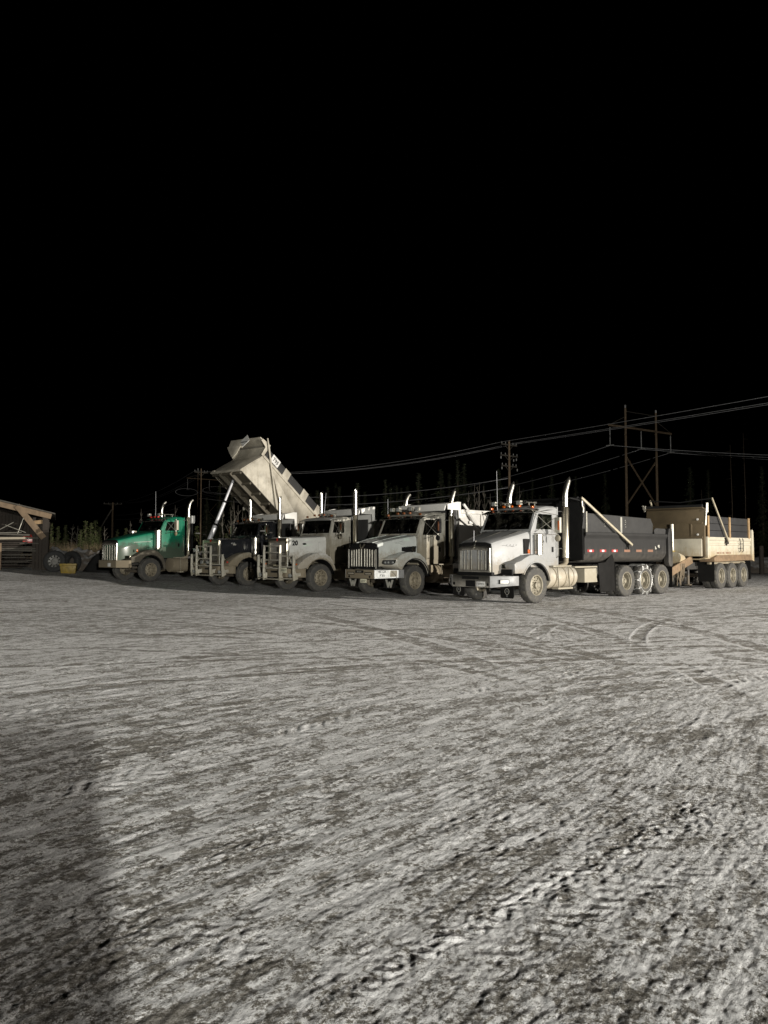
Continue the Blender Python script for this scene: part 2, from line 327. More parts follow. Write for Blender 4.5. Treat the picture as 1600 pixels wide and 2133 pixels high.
# ------------------------------------------------------------------ truck pieces (local: x forward, y to the driver's side, z up, origin on the ground under the front axle)
def cab(t, c):
    xb, xt, xr, zb, zt, zr = c['cab']; p = c.get('cabpaint', c['paint']); hw = .97
    z0 = 1.04; xm = xb+.02
    b = MB()
    # rear wall, floor, firewall, roof
    b.box(xr-.04, xr, -hw, hw, z0, zr-.06)
    b.box(xr, xm, -hw+.03, hw-.03, z0, z0+.05)
    b.box(xm-.05, xm, -hw+.02, hw-.02, z0+.05, zb-.03)
    b.box(xm-.28, xm-.05, -hw+.05, hw-.05, zb-.16, zb-.06)
    secs = []
    L = xt-xr
    for u, z, w in ((1.0, zt, .93), (.96, zt+.045, .95), (.82, zt+(zr-zt)*.62, .96), (.5, zr-.012, .97), (.15, zr, .97), (0.0, zr-.04, .97)):
        x = xr-.04+(L+.04)*u
        top = [(x, y*w, z-.055*(abs(y)**3)-(.05 if abs(y) > .97 else 0)) for y in (-1, -.93, -.7, -.35, 0, .35, .7, .93, 1)]
        secs.append(top+[(x, w-.02, z-.15), (x, -w+.02, z-.15)])
    b.loft(secs)
    for s in (1, -1):
        y = s*hw; t_ = (0, -s*.04, 0)
        # window ring above belt, slab below
        out = [(xm, y, zb-.02), (xt+.0, y*.985, zt-.06), (xr, y*.985, zr-.13), (xr, y, zb-.02)]
        wi = c['win']
        inn = [(wi[0], y, wi[2]), (wi[1], y*.99, wi[3]), (xr+.26, y*.99, wi[3]), (xr+.26, y, wi[2])]
        b.ring(out, inn, t_)
        b.box(xr, xm, y-.04 if s > 0 else y, y if s > 0 else y+.04, z0-.02, zb-.02)
    # windscreen frame
    f = lambda u, v: (xb+(xt-xb)*v+.01, u*(.95-.03*v), zb-.01+(zt-zb+.02)*v)
    b.ring([f(-1, 0), f(1, 0), f(1, 1), f(-1, 1)], [f(-.91, .1), f(.91, .1), f(.91, .9), f(-.91, .9)], (-.05, 0, -.02))
    if c['style'] == 'split': b.bar(f(0, .08), f(0, .92), .05, .04)
    body = b.build('cab', p, t, .012, 32)
    MB().sheet([f(-.92, .09), f(.92, .09), f(.92, .91), f(-.92, .91)], (-.006, 0, -.003)).build('windscreen', c.get('glass', 'glassd'), t, 0)
    ws = MB()
    for yy in (-.45, .12):
        a = f(yy, .05); e = f(yy+.42, .3); ws.tube([(a[0]+.02, a[1], a[2]), (e[0]+.025, e[1], e[2]), ], .008, 5); e2 = f(yy+.12, .36); ws.tube([(e[0]+.025, e[1], e[2]-.1), (e2[0]+.03, e2[1]+.3, e2[2]-.02)], .01, 5)
    ws.build('wiper', 'blackt', t, 0)
    # doors with window, handle, grab rail
    for s in (1, -1):
        y = s*(hw+.012); xd0 = xr+.17; xd1 = xm-.06; zd = c.get('zdoor', 1.19)
        lo = MB(); q = [(xd0+.05, zd), (xd1-.02, zd), (xd1, zd+.05), (xd1, zb-.03), (wi[0]+.03, zb-.01), (xd0, zb-.01), (xd0, zd+.05)]
        lo.prism(q, y, y-s*.02)
        zz = [(wi[0]+.03, zb-.01), (wi[1]+.03, wi[3]+.05), (xd0, wi[3]+.05), (xd0, zb-.01)]
        wn = [(wi[0], wi[2]+.02), (wi[1], wi[3]), (xd0+.1, wi[3]), (xd0+.1, wi[2]+.02)]
        lo.ring([(a, y-s*.012, e) for a, e in zz], [(a, y-s*.012, e) for a, e in wn], (0, -s*.02, 0))
        d = lo.build('door', c.get('doorpaint', p), t, .008)
        MB().sheet([(a, y-s*.025, e) for a, e in wn], (0, -s*.006, 0)).build('door_window', c.get('sideglass', 'glassd'), d, 0)
        xv = wi[0]-(wi[0]-wi[1])*.5-.22
        MB().bar((xv, y-s*.01, wi[2]), (xv-.02, y-s*.01, wi[3]), .025, .03).build('vent_bar', 'blackt', d, 0)
        MB().box(xd0+.07, xd0+.15, min(y, y+s*.02), max(y, y+s*.02), zd+.28, zd+.44).build('handle', 'blackt', d, .01)
        MB().tube([(xr+.06, s*(hw+.01), 1.3), (xr+.06, s*(hw+.07), 1.36), (xr+.06, s*(hw+.07), 2.0), (xr+.06, s*(hw+.01), 2.06)], .014, 6).build('grab_rail', 'chrome', t, 0)
    # rear window and interior
    i = MB()
    for yy in (-.48, .48):
        i.box(xr+.18, xr+.62, yy-.25, yy+.25, 1.5, 1.66); i.box(xr+.12, xr+.26, yy-.24, yy+.24, 1.6, 2.3); i.box(xr+.13, xr+.22, yy-.14, yy+.14, 2.3, 2.48)
    i.build('seats', 'seat', t, .03)
    sw = MB(); cx, cz = xb-.38, zb-.08
    pts = [(cx+.09*math.sin(a)*.6, .48+.22*math.cos(a), cz+.2*math.sin(a)*.9) for a in [k*PI/10 for k in range(21)]]
    sw.tube(pts, .016, 6, False); sw.bar((cx, .27, cz), (cx, .69, cz), .03); sw.bar((cx, .48, cz), (cx+.25, .48, cz-.3), .05)
    sw.build('steering_wheel', 'seat', t, 0)
    return body
def visor_and_roof(t, c):
    xb, xt, xr, zb, zt, zr = c['cab']
    b = MB(); secs = []
    for v, dx, dz in ((0, .05, .035), (.5, .17, -.01), (1, .30, -.07)):
        row = [(xt+dx-.10*abs(y)**2.2, y*(.99), zt+dz-.012*abs(y)**2) for y in (-1, -.8, -.4, 0, .4, .8, 1)]
        secs.append(row+[(p[0]-.01, p[1], p[2]-.018) for p in row[::-1]])
    b.loft(secs)
    v = b.build('sun_visor', c.get('visor', 'visor'), t, .004)
    row = [(xt+.305-.10*abs(y)**2.2, y*.995, zt-.072-.012*abs(y)**2) for y in (-1, -.8, -.4, 0, .4, .8, 1)]
    MB().tube(row, .009, 6).build('visor_trim', 'chrome', v, 0)
    for yy in c.get('markers', (-.78, -.3, 0, .3, .78)):
        zz = zt+.07+(.05 if abs(yy) < .5 else .0)
        MB().lathe([(0, -.05), (.03, -.047), (.04, -.02), (.04, .03), (0, .03)], 12).build('marker_lamp', c.get('mark', 'amber'), t, 0, 50, (xt-.02, yy, zz+.02), (0, 0, PI/2))
    for yy, ln in c.get('horns', ((.32, .55), (-.35, .45))):
        x1 = xt-.02; zz = zr+.075
        h = MB().tube([(x1-ln, yy, zz), (x1-.12, yy, zz), (x1-.06, yy, zz), (x1, yy, zz)], [.018, .022, .035, .06], 12)
        h.cyl((x1-ln-.04, yy, zz), (x1-ln+.06, yy, zz), .04, n=10)
        h.bar((x1-.2, yy, zr-.02), (x1-.2, yy, zz), .03); h.bar((x1-ln+.03, yy, zr-.02), (x1-ln+.03, yy, zz), .03)
        h.build('air_horn', 'chrome', t, 0)
    for yy in c.get('roof_lights', ()):
        l = MB().box(xt-.14, xt-.02, yy-.08, yy+.08, zr+.0, zr+.13).build('roof_light', 'alu', t, .015)
        MB().box(xt-.021, xt-.012, yy-.065, yy+.065, zr+.015, zr+.115).build('lens', 'lens', l, 0)
    if c.get('beacon') is not None:
        yy = c['beacon']; bq = MB().cyl((xt-.2, yy, zr-.03), (xt-.2, yy, zr+.03), .05, n=14).build('beacon', 'blackt', t, 0)
        MB().tube([(xt-.2, yy, zr+.03), (xt-.2, yy, zr+.11), (xt-.2, yy, zr+.14)], [.05, .047, .02], 14).build('lens', c.get('beaconc', 'amber'), bq, 0)
    for x, y, z0, z1, lean in c.get('antennas', ()):
        MB().tube([(x, y, z0), (x-.01+lean*.3, y, z0+.35), (x+lean, y, z1)], [.012, .008, .006], 5).build('antenna', 'wire', t, 0)
def mirror(t, s, x, z0, z1, mat='chromed', y=1.36, lampm='ambershade', xb=0., zb=2.1, size=.2):
    b = MB().box(x-.07, x+.03, y*s-size/2, y*s+size/2, z0, z1)
    m = b.build('mirror', mat, t, .02)
    MB().box(x-.078, x-.0705, y*s-size/2+.015, y*s+size/2-.015, z0+.02, z1-.02).build('mirror_glass', 'chrome', m, 0)
    MB().box(x-.02, x+.04, y*s+s*.02, y*s+s*.075, z0+.08, z1-.1).build('side_lamp', lampm, m, .01)
    br = MB(); r = .011
    br.tube([(xb, s*.95, zb+.62), (x, s*y, z1+.06), (x, s*y, z0-.06), (xb-.05, s*1.0, zb-.08)], r, 6)
    br.tube([(xb-.1, s*1.0, zb-.04), (x+.0, s*y, z1+.04)], r*.8, 6); br.tube([(xb-.02, s*.96, zb+.6), (x+.02, s*y, z0-.04)], r*.8, 6)
    br.build('mirror_bracket', 'chrome', m, 0)
    # round convex mirror below
    MB().lathe([(0, -.02), (.07, -.015), (.1, .01), (.095, .025), (0, .03)], 20).build('convex_mirror', mat, m, 0, 50, (x+.02, s*y, z0-.16), (0, 0, PI/2))
def stack(t, x, y, ztop, zsh0, zsh1, tip='curve', r=.066, tipdir=(-1, 0), elbow=True, mat='chrome', low=1.05):
    b = MB(); dx, dy = tipdir
    if tip == 'curve':
        b.tube([(x, y, zsh1-.2), (x, y, ztop-.50), (x+dx*.015, y, ztop-.40), (x+dx*.06, y, ztop-.26), (x+dx*.12, y, ztop-.13), (x+dx*.17, y, ztop-.03)], [r, r, r, r, r, r], 18, cap=False)
        q = (x+dx*.17, y, ztop-.03); b.tube([q, (q[0]+dx*.06, q[1], q[2]+.13)], [r, r*.12], 18, False)
    elif tip == 'bull':
        b.tube([(x, y, zsh1-.2), (x, y, ztop-.45), (x+dx*.03, y, ztop-.27), (x+dx*.1, y, ztop-.12), (x+dx*.21, y, ztop-.02)], r, 18, cap=False)
    else:
        m0 = len(b.v); b.tube([(x, y, zsh1-.2), (x, y, ztop-.16), (x, y, ztop)], r, 18, cap=False)
        for k in range(18):   # mitre cut
            p = b.v[m0+36+k]; b.v[m0+36+k] = (p[0], p[1], p[2]+(p[0]-x)*1.1*dx)
    pipe = b.build('exhaust_stack', mat, t, 0, 50)
    R2 = r*1.3
    s = MB().tube([(x, y, zsh0), (x, y, zsh0+.02), (x, y, zsh1-.03), (x, y, zsh1)], [r, R2, R2, r], 20)
    n = int((zsh1-zsh0)/.055)
    h = s
    for k in range(n):
        z = zsh0+.05+k*.055
        for a in (-.5, 0, .5):
            ang = math.atan2(1 if y > 0 else -1, .9)+a
            h.box(x+R2*math.cos(ang)-.009, x+R2*math.cos(ang)+.009, y+R2*math.sin(ang)-.006, y+R2*math.sin(ang)+.006, z, z+.026)
    s.build('heat_shield', c_shield, pipe, 0, 40)
    if elbow:
        s_ = 1 if y > 0 else -1
        MB().tube([(x, y, zsh0+.05), (x, y, low+.12), (x+.05, y-s_*.03, low+.02), (x+.2, y-s_*.14, low-.03), (x+.5, y-s_*.4, low-.03)], r*.92, 14).build('exhaust_elbow', 'alud', pipe, 0, 50)
    br = MB().bar((x, y, zsh1-.15), (x+.2, y*.85, zsh1-.15), .05, .02); br.bar((x, y, zsh0+.3), (x+.2, y*.85, zsh0+.3), .05, .02); br.build('stack_bracket', 'frame', pipe, 0)
c_shield = 'chromed'
def chassis(t, xf, xr, axles, zt=.98):
    b = MB()
    for s in (1, -1):
        b.box(xr, xf, s*.43-.04, s*.43+.04, zt-.26, zt)
    for x in [xf-.15]+[xr+.1+k*(xf-xr-.3)/7 for k in range(7)]: b.box(x-.05, x+.05, -.39, .39, zt-.22, zt-.06)
    b.build('chassis_frame', 'frame', t, .006)
    a = MB().bar((0, -.9, .44), (0, .9, .44), .1, .12); a.bar((.5, .46, .6), (-.75, .46, .62), .08, .07); a.bar((.5, -.46, .6), (-.75, -.46, .62), .08, .07)
    a.build('front_axle', 'frame', t, .01)
    for x in axles:
        a = MB().cyl((x, -.8, .515), (x, .8, .515), .085, n=12); a.lathe([(0, -.2), (.15, -.17), (.22, 0), (.15, .17), (0, .2)], 16, (x, 0, .53))
        for s in (1, -1): a.bar((x+.55, s*.46, .62), (x-.55, s*.46, .62), .09, .09)
        a.build('drive_axle', 'frame', t, .0)
    d = MB().cyl((-.4, 0, .72), (axles[0], 0, .58), .06, n=10).build('drive_shaft', 'frame', t, 0)
def hood(t, c):
    b = MB(); secs = []
    for x, zt, w, zb, rr in c['hood']:
        h = [(x, 0, zt+.022), (x, w*.45, zt+.018), (x, w*(1-rr*1.6), zt+.004), (x, w*(1-rr*.5), zt-rr*.28), (x, w, zt-rr*1.05), (x, w+.012, (zt+zb)/2), (x, w+.02, zb)]
        secs.append([(p[0], -p[1], p[2]) for p in h[:0:-1]]+h)
    b.loft(secs, caps=False, closed=False)
    s0 = secs[-1]; b.add(s0, [tuple(range(len(s0)))])
    return b.build('hood', c['paint'], t, 0, 30)
def arch(cx, cz, r, a0, a1, n=14): return [(cx+r*math.cos(R(a0+(a1-a0)*k/n)), cz+r*math.sin(R(a0+(a1-a0)*k/n))) for k in range(n+1)]
def fender(t, outline, r, y0, y1, mat, cz=.52, a0=25, a1=165, lip='alud', bev=.05, taper=0.):
    for s in (1, -1):
        poly = outline+arch(0, cz, r, a1, a0)
        f = MB().prism(poly, s*y0, s*y1)
        if taper: f.v = [(p[0]-(taper*min(1, (p[0]-.62)/.5) if p[0] > .62 and abs(p[1]) > (y0+y1)/2 else 0), p[1], p[2]) for p in f.v]
        f = f.build('fender', mat, t, bev, 40)
        l = MB(); A = arch(0, cz, r+.012, a1+6, a0-4, 20)
        l.loft([[(x, s*(y1-.06), z), (x, s*(y1+.018), z), (x*1.045, s*(y1+.018), cz+(z-cz)*1.045), (x*1.045, s*(y1-.06), cz+(z-cz)*1.045)] for x, z in A])
        l.build('fender_lip', lip, f, .006)
        w = MB(); A = arch(0, cz, r-.005, a1+4, a0, 16)
        w.loft([[(x, s*.62, z), (x, s*(y1-.02), z), (x*.985, s*(y1-.02), cz+(z-cz)*.985), (x*.985, s*.62, cz+(z-cz)*.985)] for x, z in A])
        w.build('wheel_well', 'blackt', f, 0)
def air_cleaner(t, x, y, r, z0, z1, mat='chrome'):
    for s in (1, -1):
        b = MB().tube([(x, s*y, z0-.05), (x, s*y, z0), (x, s*y, z0+.01), (x, s*y, z1-.10), (x, s*y, z1-.095), (x, s*y, z1-.02), (x, s*y, z1)], [r*.5, r*.55, r, r, r*1.06, r*1.06, r*.6], 24)
        o = b.build('air_cleaner', mat, t, 0, 40)
        q = MB()
        for z in (z0+.12, z1-.2): q.tube([(x+r*1.03*math.cos(k*PI/12), s*y+r*1.03*math.sin(k*PI/12), z) for k in range(25)], .008, 5, False)
        q.tube([(x, s*y, z1-.05), (x, s*(y-.25), z1-.06)], .05, 10)
        q.build('clamp_band', 'alud', o, 0)
def tanks(t, x0, x1, r=.32, y=.86, mat='tank', zc=.72):
    for s in (1, -1):
        b = MB().tube([(x0, s*y, zc), (x0-.01, s*y, zc), (x1+.01, s*y, zc), (x1, s*y, zc)], [r-.03, r, r, r-.03], 28)
        o = b.build('fuel_tank', mat, t, 0, 40)
        q = MB()
        for x in (x0-.3, (x0+x1)/2-.1, x1+.2): q.tube([(x, s*y+(r+.006)*math.cos(k*PI/12), zc+(r+.006)*math.sin(k*PI/12)) for k in range(25)], .016, 4, False)
        q.build('tank_strap', 'alud', o, 0)
        st = MB().box(x1+.35, x0-.12, s*(y+.1) if s > 0 else s*(y+.36), s*(y+.36) if s > 0 else s*(y+.1), zc+r-.02, zc+r+.015)
        st.box(x1+.35, x0-.3, s*(y+.16) if s > 0 else s*(y+.4), s*(y+.4) if s > 0 else s*(y+.16), zc-r-.02, zc-r+.03)
        for x in (x0-.35, x1+.5): st.bar((x, s*(y+.34), zc+r), (x, s*(y+.39), zc-r), .035, .015)
        st.build('step', 'alu', o, .005)
def flap(t, x, y0, y1, z0, z1, mat='flap', name='mud_flap', th=.012):
    pts = [(y0+.04, z0), (y1-.04, z0), (y1, z0+.04), (y1, z1), (y0, z1), (y0, z0+.04)]
    return MB().prism(pts, x, x+th, 'x').build(name, mat, t, 0)
def headlamp_box(t, x, y0, y1, z0, z1, tilt=0., mat='chromed'):
    for s in (1, -1):
        a, e = (y0, y1) if s > 0 else (-y1, -y0)
        q = [(x, a, z0), (x, e, z0), (x, e, z1), (x, a, z1)]
        if tilt: q = [(px-(tilt if abs(py) == max(abs(a), abs(e)) else 0), py, pz) for px, py, pz in q]
        g = lambda p, k: tuple((p[i]*k+sum(r_[i] for r_ in q)/4*(1-k)) for i in range(3))
        h = MB().ring(q, [g(p, .86) for p in q], (-.05, 0, 0)).build('headlamp', mat, t, .004)
        cx = sum(p[0] for p in q)/4
        MB().sheet([(p[0]-.04, p[1], p[2]) for p in [g(p, .9) for p in q]], (-.01, 0, 0)).build('reflector', 'blackt', h, 0)
        for k in (-.24, .24):
            yc = (a+e)/2+k*(e-a); rr = min((z1-z0)*.38, abs(e-a)*.2)
            xx = cx-(tilt*k*(1 if s > 0 else -1))
            MB().lathe([(0, .0), (rr*.6, -.012), (rr, -.03), (rr*.98, -.034), (0, -.04)], 16).build('lamp', 'lens', h, 0, 60, (xx-.005, yc, (z0+z1)/2), (0, 0, -PI/2))
        MB().sheet([g(p, .86) for p in q], (-.004, 0, 0)).build('lens', 'glass', h, 0)
def wheels_std(t, axles, rimf, rimr, tyre='rubber'):
    for s in (1, -1): wheel(t, 0, s*1.05, rimf, False, tyre)
    for x in axles:
        for s in (1, -1): wheel(t, x, s*1.05, rimr, True, tyre)
# -------- dump body, local to the body: s = x (forward), z up from the floor; front at x=xf, tail at x=xr
def tub(prof, xf, xr, wall=.05, front=True, slope=0.):
    """prof: outer half section (y,z) from the floor centre to the rail; returns an MB with outer and inner skins"""
    n = len(prof); ins = [(max(0, y-wall), z+(wall if i < n*.4 else 0)) for i, (y, z) in enumerate(prof)]
    zmax = prof[-1][1]
    def sec(x): 
        g = lambda y, z: (x-(slope*(z-prof[0][1])/(zmax-prof[0][1]) if x > (xf+xr)/2 else 0), y, z)
        o = [g(y, z) for y, z in prof]; i_ = [g(y, z) for y, z in ins[::-1]]
        half = o+i_
        return half
    b = MB()
    for s in (1, -1):
        b.loft([[(p[0], s*p[1], p[2]) for p in sec(x)] for x in (xf, xr)])
    return b
def tarp_arm(t, top, piv, mat, w=.07, both=True, knob=True):
    for s in ((1, -1) if both else (1,)):
        p = Vector((top[0], s*top[1], top[2])); q = Vector((piv[0], s*piv[1], piv[2]))
        b = MB().bar(p, q, w*.7, w)
        if s > 0: MB().tube([(top[0], -top[1], top[2]-.02), (top[0]+.03, 0, top[2]-.14), (top[0], top[1], top[2]-.02)], .025, 6).build('tarp_bow', 'tarp', t, 0)
        o = b.build('tarp_arm', mat, t, .006)
        k = MB().lathe([(0, -.04), (.07, -.04), (.08, -.01), (.08, .03), (.05, .04), (0, .04)], 16, (q.x, q.y-s*.05, q.z)); k.bar((q.x, q.y-s*.05, q.z), (q.x+.22, q.y-s*.05, q.z+.16), .06, .05); k.bar((q.x+.1, q.y-s*.05, q.z), (q.x+.13, q.y-s*.05, q.z-.14), .05)
        k.build('arm_pivot', 'frame', o, 0)
# ------------------------------------------------------------------ dump bodies
def reflect_tape(parent, xs, y, z, w=.3, h=.075, faded=0):
    for i, x in enumerate(xs):
        f = i >= faded if faded else False
        MB().box(x-w/2, x+w/2, y, y+.004, z-h/2, z+h/2).build('reflective_tape', 'orangetape' if f else 'redtape', parent, 0)
        MB().box(x-w*.18, x+w*.18, y+.004, y+.006, z-h*.36, z+h*.36).build('reflective_tape', 'orangetape' if f else 'whitetape', parent, 0)
def simple_body(t, mat, xf, xr, zf, zrail, zguard, xg, brd=None, guardmat=None):
    """straight sided lowered dump body with cab guard"""
    prof = [(0, zf), (.9, zf), (1.1, zf+.06), (1.18, zf+.2), (1.19, zrail-.16), (1.24, zrail-.12), (1.24, zrail), (1.14, zrail)]
    b = tub(prof, xf, xr); b.box(xf-.02, xf+.05, -1.18, 1.18, zf+.05, zrail); b.box(xr-.06, xr, -1.2, 1.2, zf+.02, zrail)
    for k in range(1, 4):
        x = xf+(xr-xf)*k/4
        for s in (1, -1): b.box(x-.06, x+.06, min(s*1.185, s*1.245), max(s*1.185, s*1.245), zf+.22, zrail-.14)
    body = b.build('dump_body', mat, t, .008)
    g = MB(); gm = guardmat or mat
    g.sheet([(xf+.03, -1.2, zrail-.1), (xf+.03, 1.2, zrail-.1), (xf+.03, 1.2, zguard), (xf+.03, -1.2, zguard)], (.04, 0, 0))
    g.sheet([(xf+.06, -1.2, zguard-.05), (xf+.06, 1.2, zguard-.05), (xg, 1.12, zguard-.14), (xg, -1.12, zguard-.14)], (0, 0, .05))
    g.sheet([(xg, -1.12, zguard-.14), (xg, 1.12, zguard-.14), (xg+.05, 1.1, zguard-.34), (xg+.05, -1.1, zguard-.34)], (.03, 0, .02))
    for s in (1, -1):
        g.prism([(xf-.0, zrail-.35), (xf+.1, zrail-.35), (xf+.14, zguard-.3), (xg, zguard-.3), (xg+.02, zguard-.1), (xf+.2, zguard+.0), (xf, zguard)], s*1.16, s*1.21)
    g.build('cab_guard', gm, body, .008)
    return body
def grille_shell(t, x, w, z0, z1, mat, bars, barmat='chrome', arched=.06, inner=.07, thick=.1, back='blackt', cross=0, barw=.016, bard=.012):
    """upright radiator shell: chrome surround, dark core, bright vertical bars"""
    o = [(x, -w, z0), (x, w, z0), (x, w, z1-arched*1.6), (x, w*.8, z1-arched*.4), (x, 0, z1), (x, -w*.8, z1-arched*.4), (x, -w, z1-arched*1.6)]
    k = w-inner
    i = [(x, -k, z0+inner*.8), (x, k, z0+inner*.8), (x, k, z1-arched*1.6-inner), (x, k*.8, z1-arched*.5-inner*1.6), (x, 0, z1-inner*1.7), (x, -k*.8, z1-arched*.5-inner*1.6), (x, -k, z1-arched*1.6-inner)]
    g = MB().ring(o, i, (-thick, 0, 0)).build('grille', mat, t, .012)
    MB().sheet([(p[0]-thick*.8, p[1]*1.02, p[2]) for p in i], (-.02, 0, 0)).build('radiator_core', back, g, 0)
    b = MB()
    for y in bars:
        zt = z1-inner*1.6-arched*.9*abs(y)/w*1.3
        b.tube([(x-.035, y, z0+inner*.8), (x-.035, y, zt)], barw*.6, 8)
    b.build('grille_bars', barmat, g, 0, 60)
    if cross:
        b = MB()
        for k_ in range(cross): 
            z = z0+(z1-z0)*(k_+1)/(cross+1.); b.box(x-.066, x-.06, -k, k, z-.012, z+.012)
        b.build('grille_cross_bars', 'blackt', g, 0)
    return g
def bumper(t, flat, xf, xe, ye, z0, z1, mat, endmat=None, th=.09, zend=.04):
    c = [(xf, -flat), (xf, flat), (xf-th, flat-.03), (xf-th, -flat+.03)]
    if not endmat:
        c = [(xf, -flat), (xf, flat), (xe, ye), (xe-.12, ye), (xe-.1, ye-.05), (xf-th, flat-.05), (xf-th, -flat+.05), (xe-.1, -ye+.05), (xe-.12, -ye), (xe, -ye)]
        return MB().prism(c, z0, z1, 'z').build('bumper', mat, t, .02)
    b = MB().prism(c, z0, z1, 'z').build('bumper', mat, t, .02)
    for s in (1, -1):
        q = [(xf, s*flat), (xe, s*ye), (xe-.25, s*ye), (xe-.25, s*(ye-.05)), (xe-.06, s*(ye-.06)), (xf-th, s*(flat-.03))]
        e = MB(); n = len(q)
        e.add([(px, py, z0+(zend if abs(py) > flat+.1 else 0)) for px, py in q]+[(px, py, z1) for px, py in q],
              [tuple(range(n)), tuple(range(2*n-1, n-1, -1))]+[(i, i+n, (i+1) % n+n, (i+1) % n) for i in range(n)])
        e.build('bumper_end', endmat, b, .012)
    return b
def place(name, ox, oy, th, z=0., **kw): return empty(name, (ox, oy, z), R(th+180), **kw)

# ================================================================== truck with black box and pup trailer (right)
G_ROW = 'dump trucks parked side by side in a row'
t = place('dump_truck', 3.613, 23.173, 42, label='clean white dump truck with a dark grey box, nearest of the row', cat='dump truck', group=G_ROW)
AX = (-4.9, -6.08, -7.24)
c = dict(paint='white', style='curved', cab=(-.05, -.36, -1.35, 2.1, 2.72, 2.9), win=(-.28, -.40, 2.13, 2.60), glass='glassg', sideglass='glass', visor='visor',
         hood=((-.06, 2.1, .93, 1.18, .1), (.35, 2.0, .85, 1.1, .1), (.8, 1.89, .76, .93, .1), (1.2, 1.785, .66, .84, .11), (1.30, 1.745, .62, .84, .12)),
         horns=((.5, .5), (-.42, .42)), roof_lights=(.25, -.72), antennas=((-.45, -.62, 2.7, 4.0, .02), (1.25, -.1, 1.75, 1.95, 0)))
chassis(t, 1.25, -8.0, AX); cab(t, c); visor_and_roof(t, c)
MB().lathe([(0, -.06), (.09, -.05), (.13, 0), (.09, .05), (0, .06)], 18).build('headrest_cover', 'cloth', t, 0, 60, (-.62, .42, 2.27), (0, 0, PI/2))
hd = hood(t, c)
MB().sheet([(1.31, -.60, 1.60), (1.31, .60, 1.60), (1.31, .62, 1.70), (1.30, .4, 1.755), (1.30, 0, 1.765), (1.30, -.4, 1.755), (1.31, -.62, 1.70)], (.03, 0, 0)).build('hood_nose', 'blackt', hd, .01)
for s in (1, -1): MB().box(-.045, .22, s*.885 if s > 0 else -.93, s*.93 if s > 0 else -.885, 1.42, 1.86).build('air_intake', 'flap', hd, .015)
for s in (1, -1): MB().box(-.02, .08, s*.93 if s > 0 else -.955, s*.955 if s > 0 else -.93, 1.43, 1.55).build('side_lamp', 'amber', hd, .01)
MB().tube([(1.3, 0, 1.765), (.6, 0, 1.96), (.0, 0, 2.115)], .014, 6).build('hood_trim', 'chrome', hd, 0)
for s in (1, -1): MB().tube([(1.28, s*.5, 1.755), (.6, s*.58, 1.95), (.0, s*.66, 2.105)], .009, 6).build('hood_trim', 'chrome', hd, 0)
m = MB()     # flourish and marks on the hood flank
P_ = [(.98, 1.655), (.9, 1.665), (.8, 1.64), (.68, 1.645), (.55, 1.63), (.45, 1.60), (.38, 1.63), (.33, 1.655)]
hy = lambda x: .655+(1.25-x)*.205+.0145
for i in range(len(P_)-1): m.bar((P_[i][0], hy(P_[i][0]), P_[i][1]), (P_[i+1][0], hy(P_[i+1][0]), P_[i+1][1]), .008, .012+.012*(i in (3, 4)))
for x in (.84, .72, .6, .5): m.bar((x, hy(x), 1.665), (x-.05, hy(x-.05), 1.69), .008, .012); m.bar((x-.05, hy(x-.05), 1.69), (x-.02, hy(x-.02), 1.655), .008, .01)
m.bar((.68, hy(.68), 1.57), (.64, hy(.64), 1.56), .008, .014); m.bar((.64, hy(.64), 1.565), (.66, hy(.66), 1.47), .008, .018)
m.build('hood_lettering', 'inkg', hd, 0)
scrawl(6, .10, (.17, hy(.17)-.0, 1.36), LX, LY, 'pale', hd, 'hood_lettering')
scrawl(1, .16, (-.62, .988, 1.78), LX, LY, 'inkg', t, 'door_lettering'); scrawl(1, .13, (-.56, .988, 1.62), LX, LY, 'inkg', t, 'door_lettering')
g = grille_shell(t, 1.37, .60, .90, 1.665, 'chrome', (-.40, -.265, -.13, .13, .265, .40), 'gbar', .05, .075, barw=.013)
MB().lathe([(0, -.02), (.03, -.015), (.035, .0), (.02, .015), (0, .02)], 12).build('grille_badge', 'chrome', g, 0, 50, (1.385, 0, 1.6), (0, 0, PI/2))
MB().prism([(1.38, 1.64), (1.36, 1.70), (1.30, 1.80), (1.28, 1.80), (1.31, 1.64)], -.025, .025).build('hood_ornament', 'chrome', g, .006)
MB().box(1.1, 1.36, -.66, .66, .8, .9).build('valance', 'blackt', t, .01)
OUT = [(.98, .86), (1.0, 1.14), (.9, 1.19), (.7, 1.23), (.52, 1.31), (.3, 1.385), (.06, 1.41), (-.2, 1.38), (-.42, 1.28), (-.6, 1.1), (-.7, .9), (-.74, .68)]
fender(t, OUT, .64, .70, 1.19, 'white', a0=32, a1=166, lip='white')
headlamp_box(t, 1.012, .70, 1.10, 1.0, 1.13, .05)
for s in (1, -1): MB().box(.96, 1.03, s*.66 if s > 0 else -1.12, s*1.12 if s > 0 else -.66, .82, .985).build('lower_panel', 'blackt', t, .015)
bp = bumper(t, .72, 1.52, 1.1, 1.22, .47, .80, 'chrome', 'bumpergrey', zend=.06)
MB().box(1.521, 1.527, -.32, .32, .70, .775).build('lettering_strip', 'blackt', bp, .01)
MB().box(1.40, 1.535, -.18, .18, .48, .66).build('tow_pocket', 'blackt', bp, .01)
MB().box(1.521, 1.529, .22, .55, .50, .64).build('number_plate', 'sign', bp, .004); scrawl(5, .09, (1.531, .385, .57), (0, 1, 0), LY, 'inkg', bp, 'plate_lettering')
for s in (1, -1): MB().box(1.515, 1.525, s*.64-.04, s*.64+.04, .52, .6).build('tow_hook_slot', 'blackt', bp, .005)
